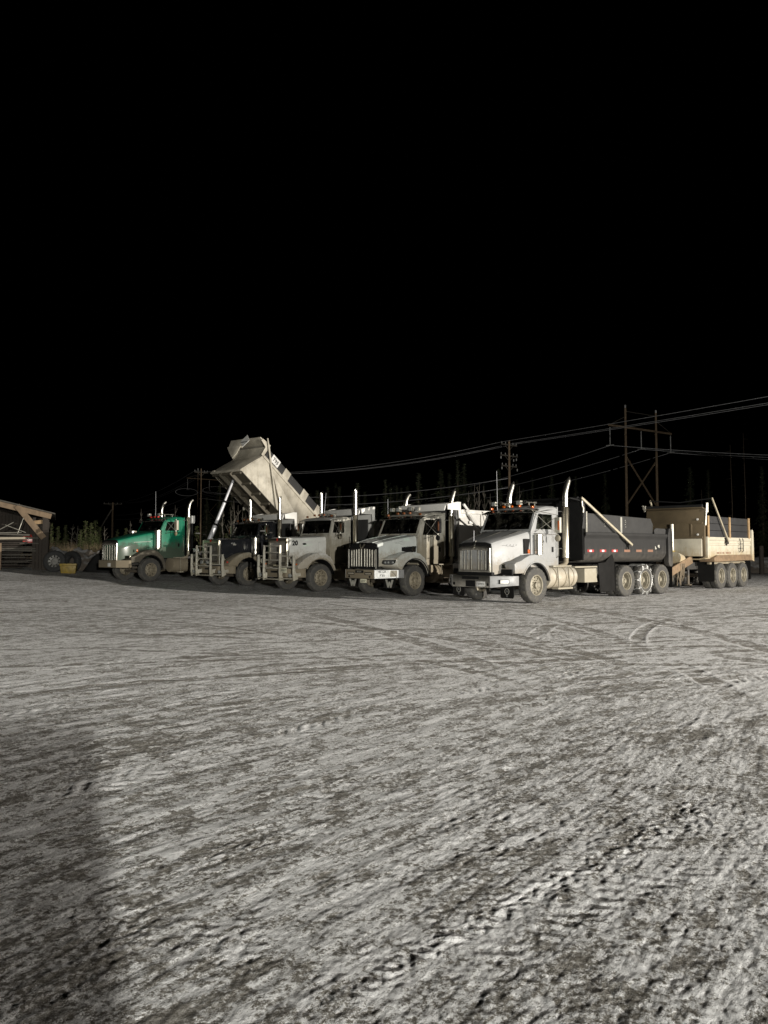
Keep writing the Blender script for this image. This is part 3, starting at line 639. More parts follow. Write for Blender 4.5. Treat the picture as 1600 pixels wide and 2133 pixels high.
for s in (1, -1):
    e = MB().bar((1.37, s*.91, .64), (1.18, s*1.136, .64), .02, .12); e.build('fog_lamp_slot', 'blackt', bp, 0)
    MB().bar((1.345, s*.955, .64), (1.20, s*1.13, .64), .03, .1).build('fog_lamp', 'whitetape', bp, .005)
for s in (1, -1):
    f = flap(t, 1.0, s*.68 if s > 0 else -1.16, s*1.16 if s > 0 else -.68, .17, .50, 'flap')
    MB().tube([(1.016, s*.92+.075*math.cos(k*PI/10), .36+.085*math.sin(k*PI/10)) for k in range(21)], .006, 5, False).build('flap_emblem', 'pale', f, 0)
    q = MB().box(1.012, 1.018, s*.92-.03, s*.92+.03, .335, .36); q.prism([(s*.92-.03, .36), (s*.92, .42), (s*.92+.03, .36)], 1.012, 1.018, 'x'); q.box(1.012, 1.018, s*.92-.022, s*.92+.022, .20, .265); q.build('flap_emblem', 'inkg', f, 0)
air_cleaner(t, -.26, 1.08, .125, 1.40, 2.0)
for s in (1, -1): mirror(t, s, -.86, 2.04, 2.5, 'alu', 1.33, 'amber', xb=-.1, zb=2.1)
for s in (1, -1): stack(t, -1.62, s*1.08, 3.69, 1.28, 2.86, 'curve', .084)
tanks(t, -.66, -2.06, .335, .86)
for s in (1, -1):
    b = MB().prism([(-2.55, .52), (-2.55, .96), (-3.25, .96), (-3.28, .8), (-3.22, .68), (-3.28, .52)], s*.62, s*1.12); b.build('tool_box', 'alu', t, .015)
    MB().box(-3.3, -2.0, s*.55 if s > 0 else -1.15, s*1.15 if s > 0 else -.55, .985, 1.03).build('deck_plate', 'alu', t, .006)
    fl = MB().prism([(-3.2, 1.12), (-3.6, 1.14), (-4.02, 1.42), (-4.14, 1.15), (-4.16, .22), (-3.3, .2)], s*1.17, s*1.2); fl.build('fender_flap', 'flap', t, .004)
for s in (1, -1): flap(t, -4.2, s*.62 if s > 0 else -1.2, s*1.2 if s > 0 else -.62, .22, 1.1); flap(t, -7.95, s*.62 if s > 0 else -1.2, s*1.2 if s > 0 else -.62, .2, 1.0)
wheels_std(t, AX, 'rim', 'rim')
# chains on the middle drive wheel
for o in [o for o in t.children if o.name.startswith('wheel') and abs(o.location.x+6.08) < .01 and o.location.y > 0]:
    b = MB(); r0 = .40; r1 = .537; n = 11
    b.tube([((r0+.012*math.sin(k*9))*math.cos(k*2*PI/44), .168, (r0+.012*math.sin(k*9))*math.sin(k*2*PI/44)) for k in range(45)], .011, 5, False)
    b.tube([(r0*math.cos(k*2*PI/40), -.49, r0*math.sin(k*2*PI/40)) for k in range(41)], .01, 5, False)
    for k in range(n):
        a = 2*PI*k/n; ps = []
        for (r, y, da) in ((r0, .168, -.1), (.47, .172, 0), (.53, .145, .02), (r1, .08, .06), (r1, -.02, -.04), (r1, -.2, .05), (r1, -.36, -.03), (.53, -.47, 0), (r0, -.49, .08)): ps.append((r*math.cos(a+da), y, r*math.sin(a+da)))
        b.tube(ps, .012, 5, False)
        ps = [(r*math.cos(a+da), y, r*math.sin(a+da)) for (r, y, da) in ((r0, .168, .1), (.47, .172, .12), (.53, .145, .0))]; b.tube(ps, .011, 5, False)
    b.build('tyre_chain', 'chain', o, 0)
prof = [(0, 1.13), (.72, 1.13), (.95, 1.155), (1.09, 1.22), (1.17, 1.32), (1.2, 1.40), (1.215, 1.43), (1.215, 1.86), (1.225, 1.93), (1.27, 1.99), (1.285, 2.04), (1.27, 2.09), (1.16, 2.10)]
b = tub(prof, -2.42, -7.62); b.box(-7.70, -7.62, -1.2, 1.2, 1.12, 2.2)
body = b.build('dump_body', 'darkbox', t, 0, 50)
for s in (1, -1):
    MB().prism([(-7.56, .98), (-7.5, 1.12), (-7.5, 2.06), (-7.56, 2.3), (-7.76, 2.3), (-7.8, 2.1), (-7.8, 1.02), (-7.7, .95)], s*1.12, s*1.31).build('corner_post', 'darkbox', body, .02)
    sb = MB(); q = [(-2.66, 2.1), (-2.62, 2.25), (-2.56, 2.69), (-6.5, 2.62), (-6.66, 2.42), (-6.62, 2.1)]
    sb.prism(q, s*1.15, s*1.19); o = sb.build('sideboard', 'boardgrey', body, .006)
    bo = MB()
    for x in (-3.6, -4.85):
        for z in (2.3, 2.38, 2.46, 2.52): bo.cyl((x+.02*math.sin(z*40), s*1.19, z), (x+.02*math.sin(z*40), s*1.2, z), .016, n=8)
    bo.box(-4.62, -4.52, s*1.19 if s > 0 else -1.215, s*1.215 if s > 0 else -1.19, 2.1, 2.62); bo.build('sideboard_fixings', 'pale', o, 0)
    MB().prism([(-6.76, 2.1), (-6.74, 2.24), (-6.86, 2.30), (-7.5, 2.29), (-7.56, 2.22), (-7.56, 2.1)], s*1.15, s*1.19).build('sideboard', 'boardgrey', body, .006)
    MB().box(-2.62, -2.56, s*1.14 if s > 0 else -1.2, s*1.2 if s > 0 else -1.14, 2.08, 2.74).build('sideboard_stake', 'alu', body, .004)
h = MB().prism([(-2.36, 1.22), (-2.42, 1.22), (-2.42, 3.1), (-1.75, 3.14), (-1.75, 3.1), (-2.36, 3.04)], -1.19, 1.19)
h.build('headboard', 'headboard', body, .01)
for s in (1, -1):
    MB().tube([(-2.30, s*1.22, 3.06), (-2.30, s*1.23, 2.9), (-2.36, s*1.23, 2.84), (-2.36, s*1.22, 2.7)], .028, 6).build('arm_rest_bracket', 'alu', body, 0)
    MB().prism([(-2.30, 2.2), (-2.44, 2.2), (-2.5, 2.6), (-2.44, 3.08), (-2.32, 3.08), (-2.38, 2.6)], s*1.19, s*1.225).build('headboard_gusset', 'darkbox', body, .006)
MB().tube([(-2.2, -1.15, 3.12), (-2.2, 1.15, 3.12)], .07, 12).build('rolled_tarp', 'tarp', body, 0)
tarp_arm(body, (-2.20, 1.27, 3.15), (-4.98, 1.36, 1.70), 'arm', .07)
reflect_tape(body, (-2.75, -3.45, -4.14, -4.9, -5.65, -6.4), 1.216, 1.51, .36, .08, 3)
hm = MB()
for x, z, w, h_ in ((-6.82, 1.66, .10, .12), (-6.93, 1.6, .14, .10), (-7.02, 1.57, .08, .07), (-7.12, 1.60, .12, .05), (-6.80, 1.76, .05, .05), (-6.88, 1.54, .05, .07)): hm.prism([(x-w/2, z-h_*.3), (x, z-h_/2), (x+w/2, z-h_*.1), (x+w*.3, z+h_/2), (x-w*.3, z+h_*.3)], 1.2155, 1.2195)
hm.build('side_emblem', 'ink', body, 0)
hm = MB()
for x, z, w in ((-6.78, 1.62, .1), (-6.98, 1.66, .12)): hm.prism([(x-w/2, z-.05), (x+w/2, z-.06), (x+w/2, z+.05), (x-w/2, z+.06)], 1.2152, 1.2172)
hm.build('side_emblem', 'pale', body, 0)

# ================================================================== pup trailer
t = place('dump_trailer', 12.6, 31.54, 45, label='cream three-axle dump trailer hitched behind the truck with the dark grey box', cat='trailer')
for x in (0, -1.17, -2.34):
    for s in (1, -1): wheel(t, x, s*1.05, 'rim', True)
b = MB()
for s in (1, -1): b.box(-3.0, 1.6, s*.45-.05, s*.45+.05, .78, 1.06)
for x in (1.4, .6, -.5, -1.7, -2.8): b.box(x-.06, x+.06, -.42, .42, .82, 1.0)
for x in (0, -1.17, -2.34): b.cyl((x, -.8, .515), (x, .8, .515), .075, n=12)
b.build('chassis_frame', 'frame', t, .006)
d = MB().bar((1.55, .3, .95), (5.2, .05, .62), .12, .16); d.bar((1.55, -.3, .95), (5.2, -.05, .62), .12, .16); d.bar((1.9, -.3, .93), (1.9, .3, .93), .1, .1); d.cyl((5.15, 0, .62), (5.5, 0, .6), .07, n=10)
d.lathe([(.06, -.03), (.12, -.03), (.12, .03), (.06, .03), (.06, -.03)], 20, (5.55, 0, .6))
d.build('drawbar', 'ruststeel', t, .008)
d = MB().bar((1.5, .62, 1.18), (4.35, .55, .42), .1, .30); d.build('drawbar_guard', 'ruststeel', t, .01)
prof = [(0, 1.16), (.95, 1.16), (1.12, 1.2), (1.19, 1.3), (1.2, 1.34), (1.2, 1.5), (1.215, 1.52), (1.215, 1.56), (1.2, 1.58), (1.2, 1.72), (1.23, 1.74), (1.23, 1.80), (1.2, 1.82), (1.2, 1.90), (1.23, 1.92), (1.25, 1.96), (1.25, 2.05), (1.14, 2.05)]
b = tub(prof, 1.44, -3.1); b.box(-3.16, -3.08, -1.2, 1.2, 1.14, 2.1)
body = b.build('dump_body', 'cream', t, 0, 40)
for s in (1, -1):
    MB().box(1.36, 1.47, s*1.14 if s > 0 else -1.27, s*1.27 if s > 0 else -1.14, 1.24, 2.06).build('corner_post', 'cream', body, .012)
    MB().prism([(-3.08, 1.12), (-3.08, 2.38), (-3.2, 2.42), (-3.28, 2.3), (-3.3, 1.06)], s*1.1, s*1.29).build('corner_post', 'cream', body, .015)
    sb = MB()
    sb.box(1.3, -2.86, s*1.18 if s > 0 else -1.21, s*1.21 if s > 0 else -1.18, 2.05, 2.3); sb.box(1.3, -2.86, s*1.181 if s > 0 else -1.209, s*1.209 if s > 0 else -1.181, 2.315, 2.57); sb.box(1.3, -2.86, s*1.18 if s > 0 else -1.21, s*1.21 if s > 0 else -1.18, 2.585, 2.86)
    o = sb.build('sideboard', 'blackboard', body, .004)
    for x in (1.34, -.78, -2.86): MB().box(x-.06, x+.06, s*1.212 if s > 0 else -1.27, s*1.27 if s > 0 else -1.212, 2.02, 2.87+.02*(x < -2)).build('stake', 'wood', body, .004)
    MB().prism([(.92, 1.08), (.95, 1.24), (.6, 1.34), (-2.85, 1.36), (-3.0, 1.2), (-3.0, 1.12)], s*.7, s*1.3).build('fender', 'ruststeel', t, .02)
    MB().prism([(.9, .98), (.9, 1.06), (-2.7, 1.08), (-2.8, 1.0)], s*.98, s*1.1).build('fender_rail', 'alud', t, .01)
    flap(t, .72, s*.55 if s > 0 else -1.2, s*1.2 if s > 0 else -.55, .3, 1.12); flap(t, -3.06, s*.62 if s > 0 else -1.22, s*1.22 if s > 0 else -.62, .3, 1.1)
    ld = MB()
    for x in (-1.75, -2.08): ld.tube([(x, s*1.26, 2.02), (x, s*1.29, 1.98), (x, s*1.29, 1.5), (x, s*1.24, 1.46)], .016, 6)
    for z in (1.8, 1.62): ld.tube([(-1.75, s*1.29, z), (-2.08, s*1.29, z)], .014, 6)
    ld.build('ladder', 'frame', body, 0)
for i, (x0, x1) in enumerate(((.45, .2), (.12, -.0), (-.1, -.28), (-.45, -.75), (-.82, -.95))): MB().box(x1, x0, 1.2015, 1.2045, 1.40, 1.455).build('faded_red_lettering', 'orangetape', body, 0)
# front wall
f = MB().prism([(1.42, 1.3), (1.50, 1.3), (1.56, 2.0), (1.50, 3.12), (1.72, 3.17), (1.72, 3.2), (1.42, 3.16)], -1.18, 1.18)
hw_ = f.build('headboard', 'trailtan', body, .01)
q = MB(); q.box(1.545, 1.60, -1.12, 1.12, 2.0, 2.06); q.box(1.53, 1.58, -1.12, 1.12, 2.56, 2.62); q.box(1.53, 1.585, .62, .70, 2.06, 2.56); q.box(1.54, 1.6, -.95, -.2, 1.5, 1.56); q.build('stiffener', 'trailtan', hw_, .008)
for z in (2.14, 2.73): MB().lathe([(0, 0), (.04, -.004), (.042, -.02), (0, -.025)], 14).build('front_marker', 'whitetape', hw_, 0, 50, (1.595, .93, z), (0, 0, -PI/2))
MB().prism([(1.58, 1.3), (1.58, 1.94), (1.64, 1.98), (1.66, 1.3)], -.25, 1.1).build('lower_plate', 'cream', hw_, .01)
MB().cyl((2.0, .35, 1.12), (2.4, .35, 1.22), .28, .26, 20).build('spare_tank', 'cream', t, .0)
MB().tube([(1.7, -.02, .95), (1.75, -.02, 1.3), (1.75, -.02, 2.56)], .075, 12).build('lift_ram', 'alu', t, 0)
MB().cyl((1.75, -.02, 1.18), (1.75, -.02, 1.52), .095, n=14).build('ram_collar', 'yellow', t, 0)
q = MB().tube([(1.6, -1.2, 3.1), (1.7, -1.22, 3.3), (1.74, -1.22, 3.32)], .04, 8); q.cyl((1.66, -1.22, 3.22), (1.66, -1.12, 3.24), .09, n=12); q.tube([(1.5, 1.2, 2.5), (1.5, 1.24, 3.1), (1.44, 1.24, 3.36), (1.38, 1.24, 3.36), (1.40, 1.24, 3.0)], .035, 6); q.build('tarp_bracket', 'alu', body, 0)
MB().tube([(1.62, -1.15, 3.24), (1.62, 1.15, 3.24)], .07, 12).build('rolled_tarp', 'tarp', body, 0)
tarp_arm(body, (1.0, 1.27, 3.58), (-.42, 1.34, 1.86), 'arm', .065)
b = MB()
for s in (1, -1): b.cyl((1.3, s*.4, .2), (1.3, s*.4, .85), .05, n=10); b.box(1.2, 1.4, s*.4-.1, s*.4+.1, .16, .2)
b.build('landing_leg', 'frame', t, .005)
b = MB(); r2 = random.Random(4)
for k in range(22):
    y0 = .28+r2.uniform(-.26, .26); x0 = 2.35+r2.uniform(-.2, .2); L = r2.uniform(.3, .86)
    b.tube([(x0, y0, 1.02), (x0+r2.uniform(-.05, .05), y0+r2.uniform(-.06, .06), 1.0-L*.5), (x0+r2.uniform(-.05, .05), y0+.08, 1.0-L), (x0+.06, y0+.14, 1.02-L*.5), (x0+.02, y0+.16, 1.03)], .017, 5, False)
TRL = t
o = b.build('hanging_chains', 'rustchain', None); o.matrix_world = Matrix.Translation(t.location) @ Matrix.Rotation(t.rotation_euler.z, 4, 'Z')
tag(o, 'bundle of rusty tyre chains hung over the trailer drawbar', 'chains')

# ================================================================== grey white aero-nosed truck (second from right)
t = place('dump_truck', .21, 26.84, 45, label='pale grey dump truck with a rounded nose and a sign on its bumper corner', cat='dump truck', group=G_ROW)
AX = (-4.9, -6.2)
c = dict(paint='white2', cabpaint='cabtan', doorpaint='cabtan', style='curved', cab=(-.38, -.68, -1.78, 2.06, 2.70, 2.92), win=(-.62, -.78, 2.04, 2.60), zdoor=1.2, visor='visor',
         hood=((-.42, 2.05, .92, 1.36, .1), (.1, 1.98, .86, 1.34, .1), (.6, 1.9, .78, 1.22, .1), (1.0, 1.82, .71, 1.05, .11), (1.24, 1.76, .67, .98, .14)),
         horns=((.22, .5),), roof_lights=(.62, .3, -.3, -.62), antennas=((-.8, -.9, 2.7, 3.4, 0),), mark='ambershade')
chassis(t, 1.2, -7.2, AX); cab(t, c); visor_and_roof(t, c); hd = hood(t, c)
for s in (1, -1): MB().prism([(.62, 1.78), (.16, 1.86), (-.1, 1.74), (.2, 1.70)], s*.80, s*.86).build('hood_scallop', 'white2', hd, .02)
for s in (1, -1):
    o = MB().prism([(.30, 1.50), (.30, 1.63), (-.36, 1.68), (-.40, 1.46), (-.1, 1.44)], s*.84, s*.925).build('air_intake', 'blackt', hd, .015)
    MB().cyl((-.2, s*.90, 1.56), (-.2, s*.935, 1.56), .085, .075, 18).build('intake_duct', 'chromed', o, 0)
MB().sheet([(1.25, -.62, 1.6), (1.25, .62, 1.6), (1.25, .66, 1.72), (1.24, .5, 1.77), (1.24, 0, 1.79), (1.24, -.5, 1.77), (1.25, -.66, 1.72)], (.04, 0, 0)).build('hood_nose', 'blackt', hd, .01)
for s in (1, -1): MB().tube([(1.24, s*.38, 1.775), (.6, s*.46, 1.92), (-.3, s*.5, 2.06)], .016, 6).build('hood_ridge', 'white2', hd, 0)
g = grille_shell(t, 1.33, .69, .93, 1.70, 'blackt', [-.56, -.44, -.32, -.2, -.08, .08, .2, .32, .44, .56], 'gbar', .06, .07, cross=3, barw=.045)
for s in (1, -1): MB().tube([(1.335, s*.665, .92), (1.335, s*.665, 1.56)], .03, 10).build('grille_trim', 'chrome', g, 0)
q = MB()
for a in (-.07, .07): q.bar((1.33, a*1.6, 1.74), (1.36, a*.3, 1.60), .03, .05)
q.build('nose_emblem', 'chromed', g, .005)
OUT = [(.95, .92), (1.12, 1.0), (1.14, 1.24), (.9, 1.34), (.6, 1.42), (.3, 1.47), (.0, 1.47), (-.25, 1.42), (-.48, 1.28), (-.62, 1.1), (-.7, .8)]
fender(t, OUT, .68, .62, 1.19, 'white2', cz=.54, a0=28, a1=166, lip='blackt', bev=.05, taper=.26)
for s in (1, -1):
    fx_ = lambda y: 1.152-.26*(y-.62)/.57
    q = [(fx_(.70), s*.70, 1.09), (fx_(.74), s*.74, 1.20), (fx_(1.16), s*1.16, 1.215), (fx_(1.12), s*1.12, 1.10), (fx_(1.02), s*1.02, 1.05), (fx_(.80), s*.80, 1.05)]
    cx_ = tuple(sum(p[i] for p in q)/6 for i in range(3))
    gq = [tuple(p[i]*.84+cx_[i]*.16 for i in range(3)) for p in q]
    h_ = MB().ring(q, gq, (-.03, 0, 0)).build('headlamp', 'blackt', t, .004)
    MB().sheet([(p[0]-.012, p[1], p[2]) for p in q], (-.02, 0, 0)).build('reflector', 'seat', h_, 0)
    for f_ in (.82, .92, 1.06): MB().lathe([(0, 0), (.024, -.004), (.036, -.02), (0, -.025)], 14).build('lamp', 'lens', h_, 0, 60, (fx_(f_)+.008, s*f_, 1.125), (0, 0, -PI/2+s*.4))
bp = bumper(t, .70, 1.46, .82, 1.22, .585, .885, 'alud', 'bumpergrey', zend=.03)
MB().box(1.461, 1.468, -.2, .2, .77, .86).build('bumper_badge', 'blackt', bp, .005); scrawl(5, .07, (1.47, 0, .815), (0, 1, 0), LY, 'pale', bp)
for s in (1, -1):
    MB().box(1.461, 1.466, s*.42-.17, s*.42+.17, .71, .80).build('bumper_slot', 'blackt', bp, .004); MB().box(1.464, 1.471, s*.42-.14, s*.42+.14, .73, .775).build('slot_lamp', 'tank', bp, .004)
    MB().cyl((1.45, s*.5, .65), (1.475, s*.5, .65), .035, n=12).build('tow_eye', 'blackt', bp, 0)
MB().box(1.30, 1.31, -.12, .18, .44, .57).build('number_plate', 'plate', bp, .003); scrawl(4, .09, (1.312, .03, .5), (0, 1, 0), LY, 'inkg', bp)
# sign on the angled bumper corner
A_ = Vector((1.46, .70, 0)); B_ = Vector((.82, 1.22, 0)); dX = (B_-A_).normalized(); nrm = Vector((-dX.y, dX.x, 0)); nrm = nrm if nrm.x > 0 else -nrm
pt = lambda u, z, o=0.: tuple(A_+dX*u+nrm*o+Vector((0, 0, z)))
sg = MB().sheet([pt(.02, .60, .006), pt(.80, .625, .006), pt(.80, .875, .006), pt(.02, .875, .006)], nrm*.006).build('corner_sign', 'sign', bp, 0)
text('4EGR', .115, pt(.27, .815, .0135), dX, LY, 'ink', sg, bold=.002); text('F30', .115, pt(.27, .69, .0135), dX, LY, 'ink', sg, bold=.002)
q = MB()
for (a, z, b_, z2) in ((.10, .63, .10, .865), (.10, .865, .46, .865), (.46, .865, .46, .63), (.46, .63, .10, .63)): q.bar(pt(a, z, .013), pt(b_, z2, .013), .003, .004)
q.build('sign_border', 'inkg', sg, 0)
MB().sheet([pt(.53, .655, .0125), pt(.76, .66, .0125), pt(.76, .86, .0125), pt(.53, .86, .0125)], nrm*.003).build('sign_panel', 'tank', sg, 0)
q = MB()
for k in range(8): q.bar(pt(.55+.025*k, .82-.003*k*k, .0165), pt(.575+.025*k, .82-.003*(k+1)**2, .0165), .004, .014)
q.build('sign_panel_band', 'boardgrey', sg, 0)
for s in (1, -1):
    f = flap(t, .92, s*.62 if s > 0 else -1.16, s*1.16 if s > 0 else -.62, .27, .62)
    W_ = [(-.19, .13), (-.10, .13), (-.06, -.01), (-.035, .07), (.035, .07), (.06, -.01), (.10, .13), (.19, .13), (.09, -.13), (.03, -.13), (0, -.03), (-.03, -.13), (-.09, -.13)]
    MB().prism([(s*.89+y, .42+z) for y, z in W_], .9325, .937, 'x').build('flap_emblem', 'pale', f, 0)
for s in (1, -1): mirror(t, s, -.98, 2.12, 2.62, 'blackt', 1.36, xb=-.6, zb=2.0, size=.22)
for s in (1, -1): stack(t, -1.98, s*1.12, 3.66, 1.3, 2.75, 'curve' if s > 0 else 'bull', .078)
tanks(t, -1.0, -2.9, .32, .84, 'alud')
for s in (1, -1): MB().box(-.95, -.75, s*.85 if s > 0 else -1.16, s*1.16 if s > 0 else -.85, .68, 1.02).build('step_box', 'alud', t, .02)
wheels_std(t, AX, 'rimd', 'rimd')
body = simple_body(t, 'boxwhite', -2.42, -7.2, 1.12, 3.0, 3.27, -1.7)
MB().prism([(-2.16, 1.2), (-2.30, 1.2), (-2.30, 2.86), (-2.26, 2.98), (-2.2, 3.02), (-2.16, 2.98)], -1.1, 1.1).build('headache_panel', 'boardgrey', t, .02)
tp = MB()
for k, (x, z, w) in enumerate(((-2.5, 3.2, .05), (-2.62, 3.0, .06), (-2.75, 2.85, .05))): tp.tube([(x, 1.26, z), (x-.25, 1.29, z-.25), (x-.42, 1.28, z-.5+.1*k), (x-.7, 1.28, z-.62)], w, 8)
tp.build('tarp_arm', 'boxwhite', body, 0)
MB().box(-3.25, -2.85, 1.25, 1.256, 2.50, 2.6).build('box_sign', 'sign', body, 0)
reflect_tape(body, (-3.2, -4.4), 1.25, 1.5, .3, .07)

# ================================================================== long nosed trucks with moose guards
def longnose(ox, oy, th, z, label, dark, fx):
    t = place('dump_truck', ox, oy, th, z, label=label, cat='dump truck', group=G_ROW)
    AX = (-4.7, -6.0); pt_ = 'blackp' if dark else 'white3'
    c = dict(paint=pt_, style='square', cab=(-.6, -.78, -1.55, 2.14, 2.76, 2.86), win=(-.72, -.80, 2.18, 2.62), zdoor=1.3, visor='visor' if dark else 'white3', doorpaint=pt_ if dark else 'cabtan', cabpaint=pt_ if dark else 'cabtan',
             hood=((-.62, 2.06, .72, 1.25, .09), (-.1, 2.04, .69, 1.2, .09), (.6, 2.01, .64, 1.18, .09), (1.06, 1.985, .60, 1.1, .09)), mark='ambershade',
             horns=((.25, .6),), roof_lights=(), beacon=-.15 if not dark else None, beaconc='lens', antennas=((-.8, .3, 2.85, 3.75, -.1),) if not dark else ())
    chassis(t, 1.0, -7.0, AX); cab(t, c); visor_and_roof(t, c); hd = hood(t, c)
    g = grille_shell(t, 1.14, .62, .92, 1.985, 'chromed', [k*.075 for k in range(-6, 7)], 'mud', .02, .10, barw=.014, cross=1, thick=.12)
    for s in (1, -1): MB().tube([(1.10, s*.618, .94), (1.10, s*.618, 1.9)], .03, 10).build('grille_trim', 'chrome', g, 0)
    MB().lathe([(0, -.012), (.05, -.01), (.06, 0), (0, .004)], 20).build('grille_badge', 'red', g, 0, 50, (1.15, 0, 1.925), (0, 0, PI/2))
    MB().prism([(1.06, 1.99), (1.1, 2.05), (1.0, 2.03), (.94, 1.99)], -.02, .02).build('hood_ornament', 'chrome', g, .004)
    for s in (1, -1): MB().prism([(-.58, 1.42), (-.24, 1.5), (-.2, 1.82), (-.58, 1.92)], s*.70, s*.745).build('hood_vent', pt_, hd, .015)
    ll = MB().lathe([(0, -.008), (.085, -.006), (.09, .0), (0, .003)], 24)
    ll.v = [(x, y, z*.42) for x, y, z in ll.v]; ll.build('hood_emblem', 'ink' if not dark else 'pale', hd, 0, 50, (.38, .676, 1.765), (0, 0, PI))
    OUT = [(1.0, .84), (1.03, .95), (.93, 1.06), (.72, 1.22), (.5, 1.34), (.25, 1.42), (.0, 1.44), (-.25, 1.40), (-.45, 1.29), (-.6, 1.12), (-.7, .85), (-.72, .62)]
    fender(t, OUT, .66, .66, 1.18, 'white3' if not dark else 'alud', cz=.54, a0=30, a1=168, lip='alud', bev=.09)
    for s in (1, -1):
        h_ = MB().lathe([(.0, .0), (.06, .01), (.11, .06), (.125, .14), (.115, .16), (.0, .165)], 20); h_.v = [(x, y, z*.8) for x, y, z in h_.v]
        o = h_.build('headlamp', 'chromed', t, 0, 50, (1.0, s*.98, 1.14), (0, 0, -PI/2)); 
        MB().lathe([(0, .18), (.07, .172), (.1, .155), (0, .15)], 18).build('lens', 'lens', o, 0, 60)
        MB().bar((.98, s*.9, 1.1), (.9, s*.72, 1.1), .07, .05).build('bracket', 'frame', o, .01)
        MB().tube([(1.0, s*1.0, 1.02), (.92, s*1.05, 1.0)], .035, 10).build('turn_lamp', 'amber' if not dark else 'red', t, 0)
    bp = bumper(t, .72, 1.26, .80, 1.20, .54, .86, 'alud')
    MB().box(1.261, 1.268, -.24, .2, .70, .78).build('bumper_slot', 'blackt', bp, .01)
    for s in (1, -1):
        e = MB().lathe([(.035, 0), (.06, -.02), (.06, 0), (.035, 0)], 16); e.v = [(x*1.6, y, z) for x, y, z in e.v]; e.build('fog_lamp', 'chromed', bp, 0, 50, (1.262, s*.52, .72), (0, 0, PI/2))
        MB().box(1.26, 1.266, s*.52-.06, s*.52+.06, .70, .735).build('fog_lens', 'sign' if dark else 'seat', bp, .004)
    # moose guard
    gd = MB(); x0 = fx
    for s in (1, -1):
        y = s*.535; gd.prism([(x0+.02, 1.72), (x0-.05, 1.72), (x0-.06, .75), (x0-.16, .44), (x0+.02, .43), (x0+.04, .7)], y-.028, y+.028)
        y = s*1.17; gd.prism([(x0-.13, 1.36), (x0-.22, 1.36), (x0-.23, .8), (x0-.36, .50), (x0-.16, .42), (x0-.12, .7)], y-.028, y+.028)
        for z in (1.32, .93, .50): gd.tube([(x0-.02, s*.55, z), (x0-.12, s*.9, z), (x0-.17, s*1.16, z)], .022, 8)
        gd.bar((x0-.05, s*.5, .62), (x0-.3, s*.5, .66), .06, .16); gd.bar((x0-.2, s*1.15, .62), (x0-.5, s*1.12, .66), .05, .12)
    for z in (1.69, 1.45, 1.17, .87, .47): gd.tube([(x0-.015, -.535, z), (x0-.015, .535, z)], .024, 8)
    go = gd.build('moose_guard', 'guard', t, .004)
    if dark:
        for y in (-.78, -.56): MB().box(x0-.1, x0-.03, y-.07, y+.07, 1.45, 1.6).build('spot_lamp', 'lens', go, .015)
        for y in (-.2, .22): MB().cyl((x0-.08, y, 1.02), (x0-.02, y, 1.02), .075, n=16).build('spot_lamp', 'lens', go, 0)
    else:
        q = MB().box(x0+.0, x0+.006, .60, .98, .72, .90).build('number_plate', 'plate', go, .003); scrawl(5, .10, (x0+.0085, .79, .81), (0, 1, 0), LY, 'inkg', q)
    for s in (1, -1): MB().cyl((x0-.17, s*.98, .62), (x0-.12, s*.98, .62), .07, n=14).build('fog_lamp', 'lens', go, 0)
    if not dark:
        text('20', .25, (.79, .654, 1.79), LX, LY, 'ink', hd, 'hood_number', bold=.008, ext=.006)
    else:
        scrawl(4, .085, (.45, .667, 1.82), LX, LY, 'sign', hd, 'hood_lettering')
        air_cleaner(t, -.46, 1.02, .165, 1.38, 2.08)
    for s in (1, -1): mirror(t, s, -.80, 2.22, 2.62, 'chromed', 1.34, xb=-.7, zb=2.1)
    for s in (1, -1): stack(t, -1.72, s*1.1, 3.86, 1.2, 2.9, 'mitre', .075, (-1, 0) if s < 0 else (-1, 0))
    tanks(t, -.95, -2.7, .32, .84, 'alud')
    wheels_std(t, AX, 'rimd', 'rimd')
    body = simple_body(t, 'boxwhite', -2.62, -7.2, 1.12, 2.72, 3.24, -1.95)
    MB().box(-2.5, -2.44, -.95, .95, 1.15, 2.75).build('headache_panel', 'boardgrey', t, .01)
    MB().tube([(-2.55, 1.26, 2.0), (-2.55, 1.27, 2.6), (-2.7, 1.27, 2.66)], .03, 6).build('tarp_hand_rail', 'alu', body, 0)
    return t
longnose(-3.12, 29.40, 41.5, 0.0, 'white long-nosed dump truck with the number 20 on its hood and a barred moose guard', False, 1.38)
longnose(-6.64, 33.82, 46, float(rise(-6.6, 33.8))-.01, 'black long-nosed dump truck with a barred moose guard and pale bumper', True, 1.50)

# ================================================================== green truck with raised box
zg = float(rise(-11.1, 34.6))
t = place('dump_truck', -11.14, 34.67, 49, zg, label='green dump truck, leftmost of the row, with its dusty tan dump box raised high', cat='dump truck', group=G_ROW)
AX = (-5.0, -6.3, -7.6)
c = dict(paint='green', style='curved', cab=(-.58, -.88, -1.82, 2.22, 2.76, 2.94), win=(-.82, -.95, 2.24, 2.66), zdoor=1.25, visor='visor',
         hood=((-.6, 2.24, .92, 1.45, .1), (.1, 2.1, .84, 1.3, .1), (.7, 1.96, .74, 1.12, .1), (1.15, 1.85, .66, .96, .11), (1.28, 1.82, .62, .94, .12)),
         horns=((.5, .62),), roof_lights=(-.55, .32), mark='red', markers=(-.3, 0, .3), antennas=((-1.0, -.1, 2.9, 4.1, 0),))
chassis(t, 1.2, -10.2, AX); cab(t, c); visor_and_roof(t, c); hd = hood(t, c)
